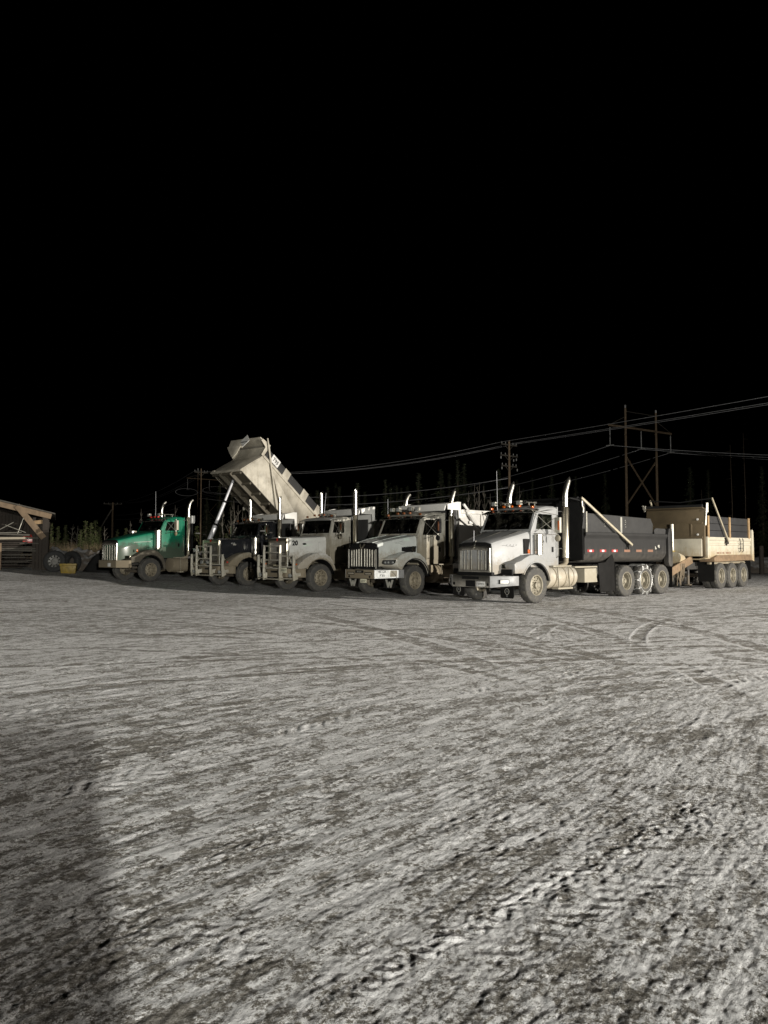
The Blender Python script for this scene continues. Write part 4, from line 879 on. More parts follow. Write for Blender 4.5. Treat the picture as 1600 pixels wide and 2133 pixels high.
MB().sheet([(1.28, -.60, 1.66), (1.28, .60, 1.66), (1.28, .62, 1.78), (1.27, .4, 1.83), (1.27, 0, 1.84), (1.27, -.4, 1.83), (1.28, -.62, 1.78)], (.04, 0, 0)).build('hood_nose', 'blackt', hd, .01)
hy5 = lambda x: .665+(1.15-x)*.178
q = MB().bar((.62, hy5(.62)+.012, 1.72), (-.15, hy5(-.15)+.012, 1.76), .006, .018); q.build('hood_lettering', 'pale', hd, 0)
g = grille_shell(t, 1.34, .61, .88, 1.76, 'chrome', (-.40, -.2, .0, .2, .40), 'gbar', .05, .09, barw=.04)
OUT = [(.95, .82), (.97, 1.08), (.7, 1.14), (.52, 1.25), (.3, 1.36), (.06, 1.40), (-.2, 1.38), (-.42, 1.28), (-.62, 1.08), (-.72, .84), (-.78, .5)]
fender(t, OUT, .64, .68, 1.19, 'mud', a0=32, a1=172, lip='mud')
headlamp_box(t, 1.0, .72, 1.08, 1.0, 1.14, .04)
for s in (1, -1): MB().box(.55, .62, s*1.0-.03, s*1.0+.03, 1.3, 1.42).build('turn_lamp', 'amber', t, .01)
bp = bumper(t, .72, 1.42, 1.08, 1.2, .62, .94, 'alud')
MB().box(1.425, 1.43, .05, .3, .66, .82).build('number_plate', 'sign', bp, .003)
air_cleaner(t, -.42, 1.04, .16, 1.45, 2.28)
for s in (1, -1): mirror(t, s, -1.15, 2.28, 2.72, 'cream', 1.34, xb=-.75, zb=2.2)
for s in (1, -1): stack(t, -1.98, s*1.1, 3.72, 1.35, 2.9, 'bull', .07)
tanks(t, -1.15, -2.0, .33, .84, 'alud')
for s in (1, -1): MB().box(-2.9, -2.1, s*.55 if s > 0 else -1.14, s*1.14 if s > 0 else -.55, .42, 1.0).build('tool_box', 'alud', t, .02)
hr = MB().box(-2.28, -2.2, -1.05, 1.05, 1.1, 2.62); hr.build('headache_rack', 'blackt', t, .01)
MB().box(-2.36, -2.2, .72, 1.06, 2.62, 2.98).build('work_lamp_box', 'sign', t, .02); MB().box(-2.36, -2.2, -1.06, -.72, 2.62, 2.98).build('work_lamp_box', 'sign', t, .02)
wheels_std(t, AX, 'rimd', 'rimd')
# raised dump body: built flat (s back from its front foot, u up from the floor), then tipped about the tail
ti = R(38.2)
BX = Matrix.Translation((-4.9, 0, 5.31)) @ Matrix(((-math.cos(ti), 0, -math.sin(ti), 0), (0, 1, 0, 0), (-math.sin(ti), 0, math.cos(ti), 0), (0, 0, 0, 1)))
def braise(mb, name, mat, parent, bev=0., sm=35):
    mb.v = [tuple(BX @ Vector(p)) for p in mb.v]; return mb.build(name, mat, parent, bev, sm)
LB = 6.7
b = MB()
for s in (1, -1):      # flanks, top edge leaning with the sloped front sheet
    b.sheet([(.0, s*1.2, .0), (LB, s*1.2, 0), (LB, s*1.2, 1.55), (.62, s*1.2, 1.55)], (0, -s*.06, 0))
    b.bar((.6, s*1.2, 1.52), (LB, s*1.2, 1.52), .12, .12)
F_ = [(0, 0), (.06, .25), (.2, .62), (.36, 1.0), (.52, 1.35), (.6, 1.62), (.58, 1.9), (.5, 2.1)]
b.loft([[(a, -1.17, u), (a, 1.17, u), (a+.05, 1.17, u), (a+.05, -1.17, u)] for a, u in F_])
b.sheet([(LB, -1.2, 0), (LB, 1.2, 0), (LB, 1.2, 1.5), (LB, -1.2, 1.5)], (.05, 0, 0))
body = braise(b, 'dump_body', 'boxtan', t, .01)
braise(MB().sheet([(.02, -1.17, .003), (LB, -1.17, .003), (LB, 1.17, .003), (.02, 1.17, .003)], (0, 0, .06)), 'floor', 'boxunder', body)
b = MB()
for s in (1, -1): b.box(.0, LB, s*.42-.06, s*.42+.06, -.2, -.003)
for k in range(9): 
    x = .12+k*.78; b.box(x-.05, x+.05, -1.12, 1.12, -.12, -.004)
braise(b, 'floor_beams', 'boxunder', body, .006)
b = MB()
for s in (1, -1): b.prism([(.05, -.0), (.0, .02), (-.02, .16), (.12, .12)], s*1.0, s*1.23)
b.box(-.04, .04, -1.22, 1.22, -.04, .08); braise(b, 'front_sill', 'boxtan', body, .01)
for s in (1, -1):
    b = MB().sheet([(.7, s*1.2, 1.58), (5.25, s*1.2, 1.58), (5.15, s*1.2, 2.04), (.62, s*1.2, 2.04)], (0, -s*.05, 0)); o = braise(b, 'sideboard', 'boardgrey', body, .004)
    for x in (2.35, 3.95, 5.25):
        b = MB().sheet([(x-.24, s*1.205, 1.56), (x+.24, s*1.205, 1.56), (x+.2, s*1.205, 2.06), (x-.26, s*1.205, 2.06)], (0, s*.02, 0)); braise(b, 'board_bracket', 'boxtan', body, .003)
    b = MB().sheet([(5.4, s*1.2, 1.58), (LB, s*1.2, 1.58), (LB, s*1.2, 1.8), (5.45, s*1.2, 2.04)], (0, -s*.05, 0)); braise(b, 'sideboard', 'boardgrey', body, .004)
g_ = MB()               # canopy over the cab
g_.sheet([(.62, -1.2, 2.22), (.62, 1.2, 2.22), (-.12, 1.17, 2.12), (-.16, -1.17, 2.12)], (0, 0, .05))
g_.loft([[(-.16, y, 2.16), (-.12, y, 2.0), (-.05, y, 1.72), (.02, y, 1.68), (.03, y, 1.75), (-.05, y, 2.0), (-.1, y, 2.14)] for y in (-1.17, -.05)])
g_.sheet([(-.13, -1.17, 1.72), (-.10, -.1, 1.72), (.06, -.28, 1.35), (.12, -.5, 1.1), (.02, -.95, 1.45)], (.03, 0, .01))
for s in (1, -1): g_.prism([(.62, 1.5), (.62, 2.27), (.05, 2.2), (.0, 2.06), (.42, 1.98), (.45, 1.5)], s*1.15, s*1.21)
braise(g_, 'cab_guard', 'boxtan', body, .01)
b = MB().sheet([(-.07, .12, 1.63), (-.15, .47, 1.98), (-.23, .12, 2.33), (-.15, -.23, 1.98)], (-.02, 0, -.004)); braise(b, 'diamond_placard', 'sign', body)
b = MB().sheet([(-.155, -.13, 1.88), (-.155, .37, 1.88), (-.160, .35, 1.91), (-.160, -.11, 1.91)], (-.025, 0, -.003)); braise(b, 'placard_stripe', 'inkg', body)
sp = MB().sheet([(1.02, 1.255, 1.62), (1.62, 1.255, 1.62), (1.62, 1.255, 2.02), (1.02, 1.255, 2.02)], (0, .012, 0)); sgn = braise(sp, 'number_sign', 'sign', body)
o_ = BX @ Vector((1.33, 1.2685, 1.82)); text('T95', .27, o_, (-math.cos(ti), 0, -math.sin(ti)), (-math.sin(ti), 0, math.cos(ti)), 'ink', sgn, 'sign_lettering', bold=.006)
for s in (1, -1):
    b = MB().bar((.18, s*1.30, 2.35), (.45, s*1.3, 2.12), .05, .06); b.bar((.45, s*1.3, 2.12), (2.85, s*1.32, -.05), .06, .09); braise(b, 'tarp_arm', 'boxtan', body, .006)
    b = MB().bar((1.2, s*1.21, 1.45), (3.35, s*1.21, 0.02), .04, .1); braise(b, 'arm_guide', 'boxunder', body, .004)
b = MB().cyl(tuple(BX @ Vector((.61, 0, .0))), (-4.55, 0, 3.15), .065, n=16); b.cyl((-4.85, 0, 3.78), (-4.05, 0, 2.1), .085, n=16); b.cyl((-4.3, 0, 2.62), (-3.5, 0, .95), .11, n=16)
b.build('hoist_ram', 'steelrod', t, 0, 50)
b = MB()
for p_, r_ in (((-4.85, 0, 3.78), .115), ((-4.3, 0, 2.62), .14)):
    d_ = Vector((-.43, 0, .9)).normalized()*.05; b.cyl(tuple(Vector(p_)-d_), tuple(Vector(p_)+d_), r_, n=16)
b.tube([(-4.7, .15, 3.3), (-4.2, .17, 2.3), (-3.6, .16, 1.0)], .02, 6); b.build('ram_collar', 'blackt', t, 0)
MB().box(-10.25, -9.7, -.5, .5, .95, 1.3).build('hinge_block', 'frame', t, .02)
# ================================================================== ground: packed snow and ice, rutted by tyres
NP = np.random.RandomState(11)
PERM = NP.permutation(4096).astype(np.int64)
GA = NP.uniform(0, 2*np.pi, 4096); GX = np.cos(GA); GY = np.sin(GA)
def perlin(x, y):
    xi = np.floor(x).astype(np.int64); yi = np.floor(y).astype(np.int64); fx = x-xi; fy = y-yi
    u = fx*fx*fx*(fx*(fx*6-15)+10); v = fy*fy*fy*(fy*(fy*6-15)+10)
    def g(i, j):
        h = PERM[(PERM[(xi+i) & 4095]+yi+j) & 4095]; return GX[h]*(fx-i)+GY[h]*(fy-j)
    a = g(0, 0); b = g(1, 0); c_ = g(0, 1); d = g(1, 1)
    return (a+(b-a)*u)+((c_+(d-c_)*u)-(a+(b-a)*u))*v
def fbm(x, y, o=3, gain=.5):
    r = 0; a = 1.
    for k in range(o): r = r+a*perlin(x*2**k+17.3*k, y*2**k-9.1*k); a *= gain
    return r
def sm(a, b, x):
    t = np.clip((x-a)/(b-a), 0, 1); return t*t*(3-2*t)
def ground_height(x, y):
    """returns height and an ice/dirt mask"""
    z = rise(x, y)
    d = np.hypot(x, y)
    fade = 1-sm(45, 80, d)
    wx = x+.35*perlin(x*.23, y*.23); wy = y+.35*perlin(x*.23+40, y*.23-11)
    h = .02*perlin(x*.11, y*.11)+.009*perlin(x*.45, y*.45)
    streaks = 0.; dirt = 0.; line = 0.
    # families of sweeping wheel passes: big circles of differing centre
    for k, (cx, cy, fr, amp, ms) in enumerate(((95, -68, 6.5, .0040, .13), (160, -100, 15., .0022, .21), (60, -52, 10., .0028, .17), (-40, 65, 8., .0022, .15), (38, -14, 9., .0030, .12))):
        rr = np.hypot(wx-cx, wy-cy); ph = np.arctan2(wy-cy, wx-cx)*math.hypot(cx, cy)
        m = sm(-.12, .28, perlin(x*ms+31*k, y*ms-7*k)+(.12 if k < 2 else -.06))
        n_ = perlin(rr*fr, ph*fr*.13+9*k)+.6*perlin(rr*fr*2.3+5, ph*fr*.45+3*k)+.35*perlin(rr*fr*5, ph*fr*1.6)
        if k in (0, 2, 3): line = line+(1-sm(.03, .12, np.abs(perlin(rr*1.25+7*k, ph*.06+k))))*sm(.02, .3, perlin(x*.42+5*k, y*.42-k))
        streaks = streaks+amp*m*n_; dirt = dirt+m*perlin(rr*fr*.4+3, ph*fr*.05+50*k)
    rough = sm(-.15, .35, perlin(x*.37+8, y*.37+3))
    th_ = .70+.22*perlin(x*.09+3, y*.09); uu = wx*np.sin(th_.mean())+wy*np.cos(th_.mean()); vv = wx*np.cos(th_.mean())-wy*np.sin(th_.mean())
    step = np.where(d < 11, .0036, .0056)*d+.002
    def billow(a, b_, f, o, g):          # crusty clumps; octaves finer than the sheet can carry are left out
        r_ = 0; k_ = 1.
        for i in range(o): r_ = r_+k_*(1-sm(.22, .5, f*2**i*step))*(np.abs(perlin(a*2**i+13.1*i, b_*2**i-5.7*i))*2-.45); k_ *= g
        return r_
    an = billow(uu*5, vv*15, 15, 4, .66); iso = billow(wx*15, wy*15, 15, 4, .66)
    mixa = sm(-.25, .2, perlin(x*.21-7, y*.21+2)+.02-.03*x)
    lum = an*mixa+iso*(1-mixa)
    h = h+streaks*(1-sm(.3, .7, 8*step))+(.0021+.0012*rough)*lum+np.minimum(line, 1)*.0062*np.maximum(-.3, iso)
    cl = sm(.2, .55, perlin(x*.8+71, y*.8-3)+.4*perlin(x*2.7, y*2.7)); h = h+cl*.0042*np.maximum(0, billow(wx*14+3, wy*14, 14, 4, .68)+.25); dirt = dirt-.9*cl*np.maximum(0, iso)-1.3*np.minimum(line, 1)*iso
    for (cx, cy, r0, w, am, ah, pit, dep) in PASSES:
        rr = np.hypot(wx*.4+x*.6-cx, wy*.4+y*.6-cy)-r0; ph = (np.arctan2(y-cy, x-cx)-am+PI) % (2*PI)-PI; u = ph*r0; ar = np.abs(rr)
        m = (1-sm(ah*.8, ah, np.abs(ph)))*sm(-.38, .1, perlin(x*.33+cx, y*.33+cy))*(.3+.7*sm(6, 12, d))
        edge = np.exp(-((ar-w*.5)/.04)**2); inside = 1-sm(w*.36, w*.5, ar)
        tr = np.sin((u+ar*1.1)*2*np.pi/pit)*(1-sm(.3, .6, step/pit*2.))
        h = h+m*(edge*.0030*(1+1.6*perlin(x*5, y*5))-inside*.002+inside*tr*.0011)
        dirt = dirt-m*(4.2*edge*(.6+1.4*perlin(x*4+3, y*4))-1.9*inside+1.1*inside*tr)
    # tyre tracks with tread bars
    for (cx, cy, r0, w, am, ah, pit, dep) in TRACKS:
        rr = np.hypot(x-cx, y-cy)-r0; ph = (np.arctan2(y-cy, x-cx)-am+PI) % (2*PI)-PI; u = ph*r0
        m = (1-sm(w*.40, w*.58, np.abs(rr)))*(1-sm(ah*.85, ah, np.abs(ph)))
        m = m*sm(-.1, .3, perlin(x*.8+4, y*.8))
        tread = np.sin((u+np.abs(rr)*.9+.03*perlin(x*9, y*9))*2*np.pi/pit)
        h = h+m*(-dep*.3+dep*.55*np.clip(tread*1.4, -1, 1)*(.6+perlin(x*6, y*6))); dirt = dirt-1.5*m*sm(-.3, .5, tread)
    h = h*fade+(1-fade)*.12*perlin(x*.07, y*.07)
    # clear flat pads right beneath the parked trucks stay shallow
    return z+h, dirt
def arc_track(p, q, bow, w=.24, pit=.10, dep=.0055):
    (x0, y0), (x1, y1) = p, q; mx, my = (x0+x1)/2, (y0+y1)/2; L = math.hypot(x1-x0, y1-y0); nx, ny = -(y1-y0)/L, (x1-x0)/L
    r = (L*L/4+bow*bow)/(2*abs(bow)); k = -(r-abs(bow))*(1 if bow > 0 else -1)
    cx, cy = mx+nx*k, my+ny*k; a0 = math.atan2(y0-cy, x0-cx); a1 = math.atan2(y1-cy, x1-cx)
    half = abs((a1-a0+PI) % (2*PI)-PI)/2; mid = a0+((a1-a0+PI) % (2*PI)-PI)/2
    return (cx, cy, r, w, mid, half, pit, dep)
TRACKS = [arc_track(*a) for a in (
    ((1.35, 7.3), (2.7, 9.0), .12), ((1.75, 7.0), (3.2, 8.9), .12), ((2.9, 8.2), (3.6, 10.2), -.1, .3), ((1.2, 6.3), (2.6, 8.6), .2, .25),
    ((-1.0, 4.2), (6.0, 10.0), .5, .32, .15), ((-2.2, 4.4), (5.0, 11.3), .6, .32, .15), ((-4.0, 6.2), (6, 15.5), .8, .34, .16), ((-6, 7.5), (5, 17), .8, .34, .16),
    ((.3, 13.4), (1.0, 17.5), .1, .3), ((1.0, 12.6), (1.6, 17.0), .12, .3), ((2.8, 12.0), (3.0, 15.0), .08, .26), ((2.4, 3.0), (7.5, 6.4), -.3, .34, .16), ((3.6, 3.2), (9.0, 6.6), -.4, .34, .16),
    ((-9, 9.5), (2, 17.5), .6, .34, .15), ((-11, 12), (1, 19.5), .7, .34, .15), ((.2, 2.9), (2.2, 4.2), .1, .3, .12, .008)) if True]
TRACKS = [a for a in TRACKS if a]
PASSES = []
_r = random.Random(21)
for (p_, q_, bow) in (((-2, 19), (14, 5), 3.2), ((0, 21), (17, 8), 3.6), ((3, 19.5), (16, 3), 4.2), ((7, 19), (13, 2), 2.6), ((9, 20), (19, 9), 2.2), ((-14, 14), (12, 20), -2.5), ((-16, 17), (10, 22), -2.), ((-12, 9), (13, 17), -1.5), ((-9, 6), (12, 13), .9),
                      ((-6, 4), (9, 11), 1.2), ((-3, 3), (9, 8.5), .8), ((0, 2), (9, 7), .7), ((-10, 20), (2, 8), 1.5), ((-4, 22), (1.5, 9), .8), ((3, 21), (3.5, 7), .7), ((1.5, 15), (6, 5.5), -.6), ((-18, 22), (8, 15), 3.), ((-7, 13), (10, 10.5), -1.2), ((4, 12), (12, 21), 1.6)):
    for off in (0, 1.95):
        L_ = math.hypot(q_[0]-p_[0], q_[1]-p_[1]); nx, ny = -(q_[1]-p_[1])/L_*off, (q_[0]-p_[0])/L_*off
        a_ = arc_track((p_[0]+nx, p_[1]+ny), (q_[0]+nx, q_[1]+ny), bow, _r.uniform(.24, .5), _r.uniform(.1, .16), 0)
        if a_: PASSES.append(a_)
def make_ground():
    rad = [0.]
    r = .35
    while r < 1.7: rad.append(r); r *= 1.03
    while r < 11: rad.append(r); r *= 1.0036
    while r < 62: rad.append(r); r *= 1.0056
    while r < 700: rad.append(r); r *= 1.06
    rad = np.array(rad[1:])
    az = np.concatenate([np.linspace(-32, 32, 860), np.linspace(33, 327, 150)[1:-1]])
    az = np.radians(az); na = len(az); nr = len(rad)
    A, Rr = np.meshgrid(az, rad); x = (np.sin(A)*Rr).ravel(); y = (np.cos(A)*Rr).ravel()
    z, dirt = ground_height(x, y)
    z0 = float(z[:na].mean())
    co = np.column_stack([x, y, z]); co = np.vstack([co, [[0, 0, z0]]])
    i = np.arange(nr-1)[:, None]*na; j = np.arange(na)[None, :]; j2 = (j+1) % na
    q = np.stack([i+j, i+na+j, i+na+j2, i+j2], -1).reshape(-1, 4)
    tri = np.stack([np.full(na, nr*na), np.arange(na), (np.arange(na)+1) % na], -1)
    me = bpy.data.meshes.new('ground'); me.vertices.add(len(co)); me.vertices.foreach_set('co', co.ravel().astype(np.float32))
    loops = np.concatenate([q.ravel(), tri.ravel()]); me.loops.add(len(loops)); me.loops.foreach_set('vertex_index', loops.astype(np.int32))
    st = np.concatenate([np.arange(len(q))*4, len(q)*4+np.arange(na)*3]); me.polygons.add(len(st)); me.polygons.foreach_set('loop_start', st.astype(np.int32))
    me.polygons.foreach_set('use_smooth', np.ones(len(st), bool))
    me.update(calc_edges=True); me.validate()
    at = me.attributes.new('dirt', 'FLOAT', 'POINT'); at.data.foreach_set('value', np.append(dirt, 0).astype(np.float32))
    me.materials.append(M['snow']); o = bpy.data.objects.new('ground', me); col.objects.link(o); tag(o, kind='structure'); return o
def snowmat():
    m, nt, b = newmat('packed_dirty_snow')
    v = coords(nt); at = nt.nodes.new('ShaderNodeAttribute'); at.attribute_name = 'dirt'
    def along(sx, sy):      # wheel-pass direction along x after turning, then stretched
        a_ = coords(nt, (1, 1, 1), (0, 0, R(-50))); mp = nt.nodes.new('ShaderNodeMapping'); nt.links.new(a_, mp.inputs[0]); mp.inputs['Scale'].default_value = (sx, sy, 1); return mp.outputs[0]
    big = noise(nt, v, .3, 4, .6); mid = noise(nt, v, 2.6, 6, .65); fine = noise(nt, v, 34, 6, .78); grain = noise(nt, v, 95, 4, .75)
    str_ = noise(nt, along(1.0, 2.7), 1.0, 8, .72); st2 = noise(nt, along(6.5, 15.), 1.0, 6, .75)
    patch = noise(nt, v, 6.5, 9, .74); patch2 = noise(nt, along(2.5, 5.5), 1.0, 9, .78); spk = noise(nt, v, 230, 2, .6)
    f = mathn(nt, 'MULTIPLY', at.outputs['Fac'], -.13)
    for n_, lo, hi, w_ in ((str_, .40, .60, .20), (st2, .40, .60, .24), (patch, .42, .58, .26), (patch2, .42, .58, .22), (big, .38, .62, .16), (fine, .42, .58, .30), (grain, .40, .60, .20)): f = mathn(nt, 'ADD', f, mathn(nt, 'MULTIPLY', ramp(nt, n_, lo, hi), w_))
    k = ramp(nt, f, .62, .87)
    ice = mixc(nt, ramp(nt, fine, .40, .60), (.135, .122, .10), (.40, .38, .345)); snow = mixc(nt, ramp(nt, fine, .38, .58), (.76, .755, .745), (.95, .95, .95))
    c_ = mixc(nt, k, ice, snow)
    g = ramp(nt, mathn(nt, 'ADD', mathn(nt, 'MULTIPLY', patch, .5), mathn(nt, 'MULTIPLY', patch2, .55)), .55, .59)
    c_ = mixc(nt, mathn(nt, 'MULTIPLY', g, .85), c_, (.93, .93, .93))
    dk = ramp(nt, mathn(nt, 'ADD', mathn(nt, 'MULTIPLY', noise(nt, v, 4.3, 9, .76), .6), mathn(nt, 'MULTIPLY', st2, .5)), .60, .66)
    c_ = mixc(nt, mathn(nt, 'MULTIPLY', dk, .55), c_, (.15, .138, .12))
    gr = ramp(nt, grain, .57, .66); c_ = mixc(nt, mathn(nt, 'MULTIPLY', gr, .6), c_, (.13, .12, .10))
    wh = ramp(nt, spk, .58, .66); c_ = mixc(nt, mathn(nt, 'MULTIPLY', wh, .5), c_, (.95, .95, .95))
    nt.links.new(c_, b.inputs['Base Color'])
    rr = nt.nodes.new('ShaderNodeMapRange'); nt.links.new(k, rr.inputs[0]); rr.inputs[3].default_value = .5; rr.inputs[4].default_value = .85; nt.links.new(rr.outputs[0], b.inputs['Roughness'])
    b.inputs['Specular IOR Level'].default_value = .25
    hb = mathn(nt, 'ADD', mathn(nt, 'MULTIPLY', fine, 1.0), mathn(nt, 'MULTIPLY', noise(nt, along(16, 42), 1.0, 5, .7), .9))
    hb = mathn(nt, 'ADD', hb, mathn(nt, 'ADD', mathn(nt, 'MULTIPLY', grain, .5), mathn(nt, 'MULTIPLY', spk, .18)))
    bn = N(nt, 'ShaderNodeBump', Strength=1., Distance=.013); nt.links.new(hb, bn.inputs['Height']); nt.links.new(bn.outputs[0], b.inputs['Normal'])
    return m
M['snow'] = snowmat()
make_ground()
GH = lambda x, y: float(ground_height(np.array([float(x)]), np.array([float(y)]))[0][0])
def bank(name, pts, hgt, wid, seed, label=None, dirty=.5):
    """ploughed bank of snow and earth along a polyline"""
    xs = []; n = 26; P = [Vector((p[0], p[1], 0)) for p in pts]; vs = []; L = 70
    tot = sum((P[i+1]-P[i]).length for i in range(len(P)-1))
    for k in range(L+1):
        s_ = tot*k/L; i = 0
        while i < len(P)-2 and s_ > (P[i+1]-P[i]).length: s_ -= (P[i+1]-P[i]).length; i += 1
        d = (P[i+1]-P[i]).normalized(); c_ = P[i]+d*s_; nn = Vector((-d.y, d.x, 0))
        e = min(1, min(k, L-k)/10.); e = e*e*(3-2*e)
        for j in range(n+1):
            w = (j/n-.5)*2; p = c_+nn*w*wid*(.6+.4*e); xs.append((p.x, p.y, max(0, 1-w*w)**.8*e))
    A = np.array(xs); nz = fbm(A[:, 0]*.55+seed, A[:, 1]*.55, 5, .62); n3 = fbm(A[:, 0]*2.6+seed, A[:, 1]*2.6, 3, .6)
    z = rise(A[:, 0], A[:, 1])-.12+A[:, 2]*hgt*(1+.45*nz)+A[:, 2]*.13*n3
    vs = [(A[i, 0]+.1*n3[i], A[i, 1]-.1*n3[i], z[i]) for i in range(len(A))]
    b = MB().add(vs, [(k*(n+1)+j, k*(n+1)+j+1, (k+1)*(n+1)+j+1, (k+1)*(n+1)+j) for k in range(L) for j in range(n)])
    return tag(b.build(name, 'bank', None, 0, 180), kind='structure')
def bankmat():
    m, nt, b = newmat('snowy_earth_bank'); v = coords(nt); g = nt.nodes.new('ShaderNodeNewGeometry'); s = nt.nodes.new('ShaderNodeSeparateXYZ'); nt.links.new(g.outputs['Normal'], s.inputs[0])
    f = mathn(nt, 'ADD', mathn(nt, 'MULTIPLY', s.outputs[2], .8), mathn(nt, 'MULTIPLY', noise(nt, v, 1.3, 6, .65), .9))
    nt.links.new(mixc(nt, ramp(nt, f, 1.0, 1.3), mixc(nt, noise(nt, v, 5, 4), (.05, .042, .035), (.12, .1, .08)), (.34, .34, .34)), b.inputs['Base Color']); b.inputs['Roughness'].default_value = .9
    bn = N(nt, 'ShaderNodeBump', Strength=.6, Distance=.06); nt.links.new(noise(nt, v, 9, 5, .65), bn.inputs['Height']); nt.links.new(bn.outputs[0], b.inputs['Normal']); return m
M['bank'] = bankmat()
bank('snow_bank', [(-21, 47), (-17.5, 45.2), (-14.2, 45)], 1.15, 1.7, 3.)
bank('snow_bank', [(-60, 62), (-30, 56), (-10, 60), (6, 64)], 1.2, 3.0, 9.)
bank('snow_bank', [(18, 62), (25, 55), (36, 54), (60, 60)], 1.25, 2.2, 21.)

# ================================================================== utility poles and lines
def catenary(p, q, sag, n=14):
    p = Vector(p); q = Vector(q); return [p.lerp(q, k/n)-Vector((0, 0, 4*sag*(k/n)*(1-k/n))) for k in range(n+1)]
def insul(b, p, h=.2, r=.05): 
    x, y, z = p; b.tube([(x, y, z), (x, y, z+h*.3), (x, y, z+h*.35), (x, y, z+h*.6), (x, y, z+h*.65), (x, y, z+h)], [r*.4, r*.4, r, r*.9, r*.7, r*.5], 8)
G_POLE = 'utility poles along the line'
def util_pole(x, y, h, arms, label, ad=(.75, .66), r=.15, extra=None):
    z0 = GH(x, y)-.2 if math.hypot(x, y) < 60 else -.2
    t = empty('utility_pole', (x, y, 0), label=label, cat='utility pole', group=G_POLE)
    MB().tube([(0, 0, z0), (0, 0, h*.5), (0, 0, h)], [r*1.15, r, r*.75], 12).build('pole', 'pole', t, 0)
    for z, w, off in arms:
        a = MB().bar((-ad[0]*w+ad[0]*off, -ad[1]*w+ad[1]*off, z), (ad[0]*w+ad[0]*off, ad[1]*w+ad[1]*off, z), .10, .12)
        a.bar((ad[0]*w*.55, ad[1]*w*.55, z), (0, 0, z-.5), .035); a.bar((-ad[0]*w*.55, -ad[1]*w*.55, z), (0, 0, z-.5), .035)
        o = a.build('crossarm', 'timber2', t, 0)
        for k in (-.93, -.45, .5, .93):
            q = MB(); insul(q, (ad[0]*w*k, ad[1]*w*k, z+.05)); q.build('insulator', 'ins', o, 0, 60)
    return t
P1 = (11.45, 70.); P2 = (-22.2, 93.); P3 = (-53.0, 150.)
p1 = util_pole(*P1, 11.6, ((11.2, 1.1, 0), (10.2, 1.2, 0), (9.25, 1.05, 0)), 'tall wooden utility pole with three crossarms behind the trucks, left of the twin-pole tower', r=.125)
q = MB()
for z, k in ((10.0, -1), (9.95, .9), (9.85, .55), (9.0, 1.0), (9.05, -.9)): q.cyl((.75*k*1.15, .66*k*1.15, z+.08), (.75*k*1.15, .66*k*1.15, z-.14), .05, n=8)
q.build('switch', 'ins', p1, 0)
p2 = util_pole(*P2, 11.5, ((11.05, .9, 0),), 'thin utility pole with a small top crossarm and hanging cable loops behind the green truck', r=.085)
for sx, ln in ((1, 4.6), (-1, 4.0)):     # slack storage loops on the communication cable
    c_ = Vector((0, 0, 8.75)); d = Vector((.82*sx, -.55*sx, 0)); pts = []
    for k in range(25):
        a = 2*PI*k/24; pts.append(tuple(c_+d*(2.6+ln*.5*math.cos(a))+Vector((0, 0, .45*math.sin(a)-.12*sx*math.cos(a)))))
    MB().tube(pts, .02, 5, False).build('cable_loop', 'wire', p2, 0)
p3 = util_pole(*P3, 11.0, ((10.7, 1.7, 0),), 'short-looking distant utility pole with a slanted prop, left of the green truck', ad=(.95, .3), r=.2)
MB().cyl((-.2, 0, 9.6), (-3.4, -1, 3.5), .13, .16, 8).build('prop', 'timber2', p3, 0)
# twin-pole transmission structures
def hframe(A, B, h, zarm, over, label, k_=1.):
    A = Vector((*A, 0)); B = Vector((*B, 0)); d = (B-A); W_ = d.length; d.normalize()
    t = empty('transmission_tower', tuple(A), label=label, cat='power pylon', group='twin-pole transmission towers')
    for o_ in (Vector((0, 0, 0)), B-A): MB().tube([o_+Vector((0, 0, -.3)), o_+Vector((0, 0, h*.5)), o_+Vector((0, 0, h))], [.165*k_, .14*k_, .11*k_], 12).build('pole', 'pole', t, 0); MB().cyl(tuple(o_+Vector((0, 0, h))), tuple(o_+Vector((0, 0, h+.3))), .09, .1, 10).build('pole_cap', 'ins', t, 0)
    e0 = -d*over; e1 = d*(W_+over); Z = lambda z: Vector((0, 0, z))
    MB().bar(e0+Z(zarm), e1+Z(zarm), .12*k_, .2*k_).build('crossarm', 'pole', t, 0)
    MB().bar(Z(h-.35), (B-A)+Z(h-.35), .06).build('top_tie', 'timber2', t, 0)
    MB().bar(Z(h-.9), e0*.85+Z(zarm+.15), .055).build('brace', 'timber2', t, 0); MB().bar((B-A)+Z(h-.9), (B-A)+d*over*.9+Z(zarm+.15), .055).build('brace', 'timber2', t, 0)
    MB().bar(Z(11.4), (B-A)+Z(6.2), .12*k_).build('cross_brace', 'pole', t, 0); MB().bar(Vector((0, .2, 6.2)), (B-A)+Z(11.2)+Vector((0, .2, 0)), .12*k_).build('cross_brace', 'pole', t, 0)
    ends = []
    for k in (e0*.92, (B-A)*.5, (B-A)+d*over*.94):
        b = MB(); top = k+Z(zarm-.15)
        for i in range(13): z = zarm-.2-i*.145; b.tube([k+Z(z), k+Z(z-.03), k+Z(z-.1), k+Z(z-.145)], [.035, .065, .06, .035], 8)
        b.build('insulator_string', 'ins', t, 0, 60); MB().bar(k+Z(zarm-2.1)-d*.0+Vector((-.3, .3, 0)), k+Z(zarm-2.1)+Vector((.3, -.3, 0)), .1).build('clamp', 'ins', t, 0)
        ends.append(tuple(A+k+Z(zarm-2.1)))
    return ends
E1 = hframe((25.3, 80), (29.56, 83), 16.5, 14.45, 2.75, 'tall twin-pole transmission tower with a crossarm and X brace behind the white truck')
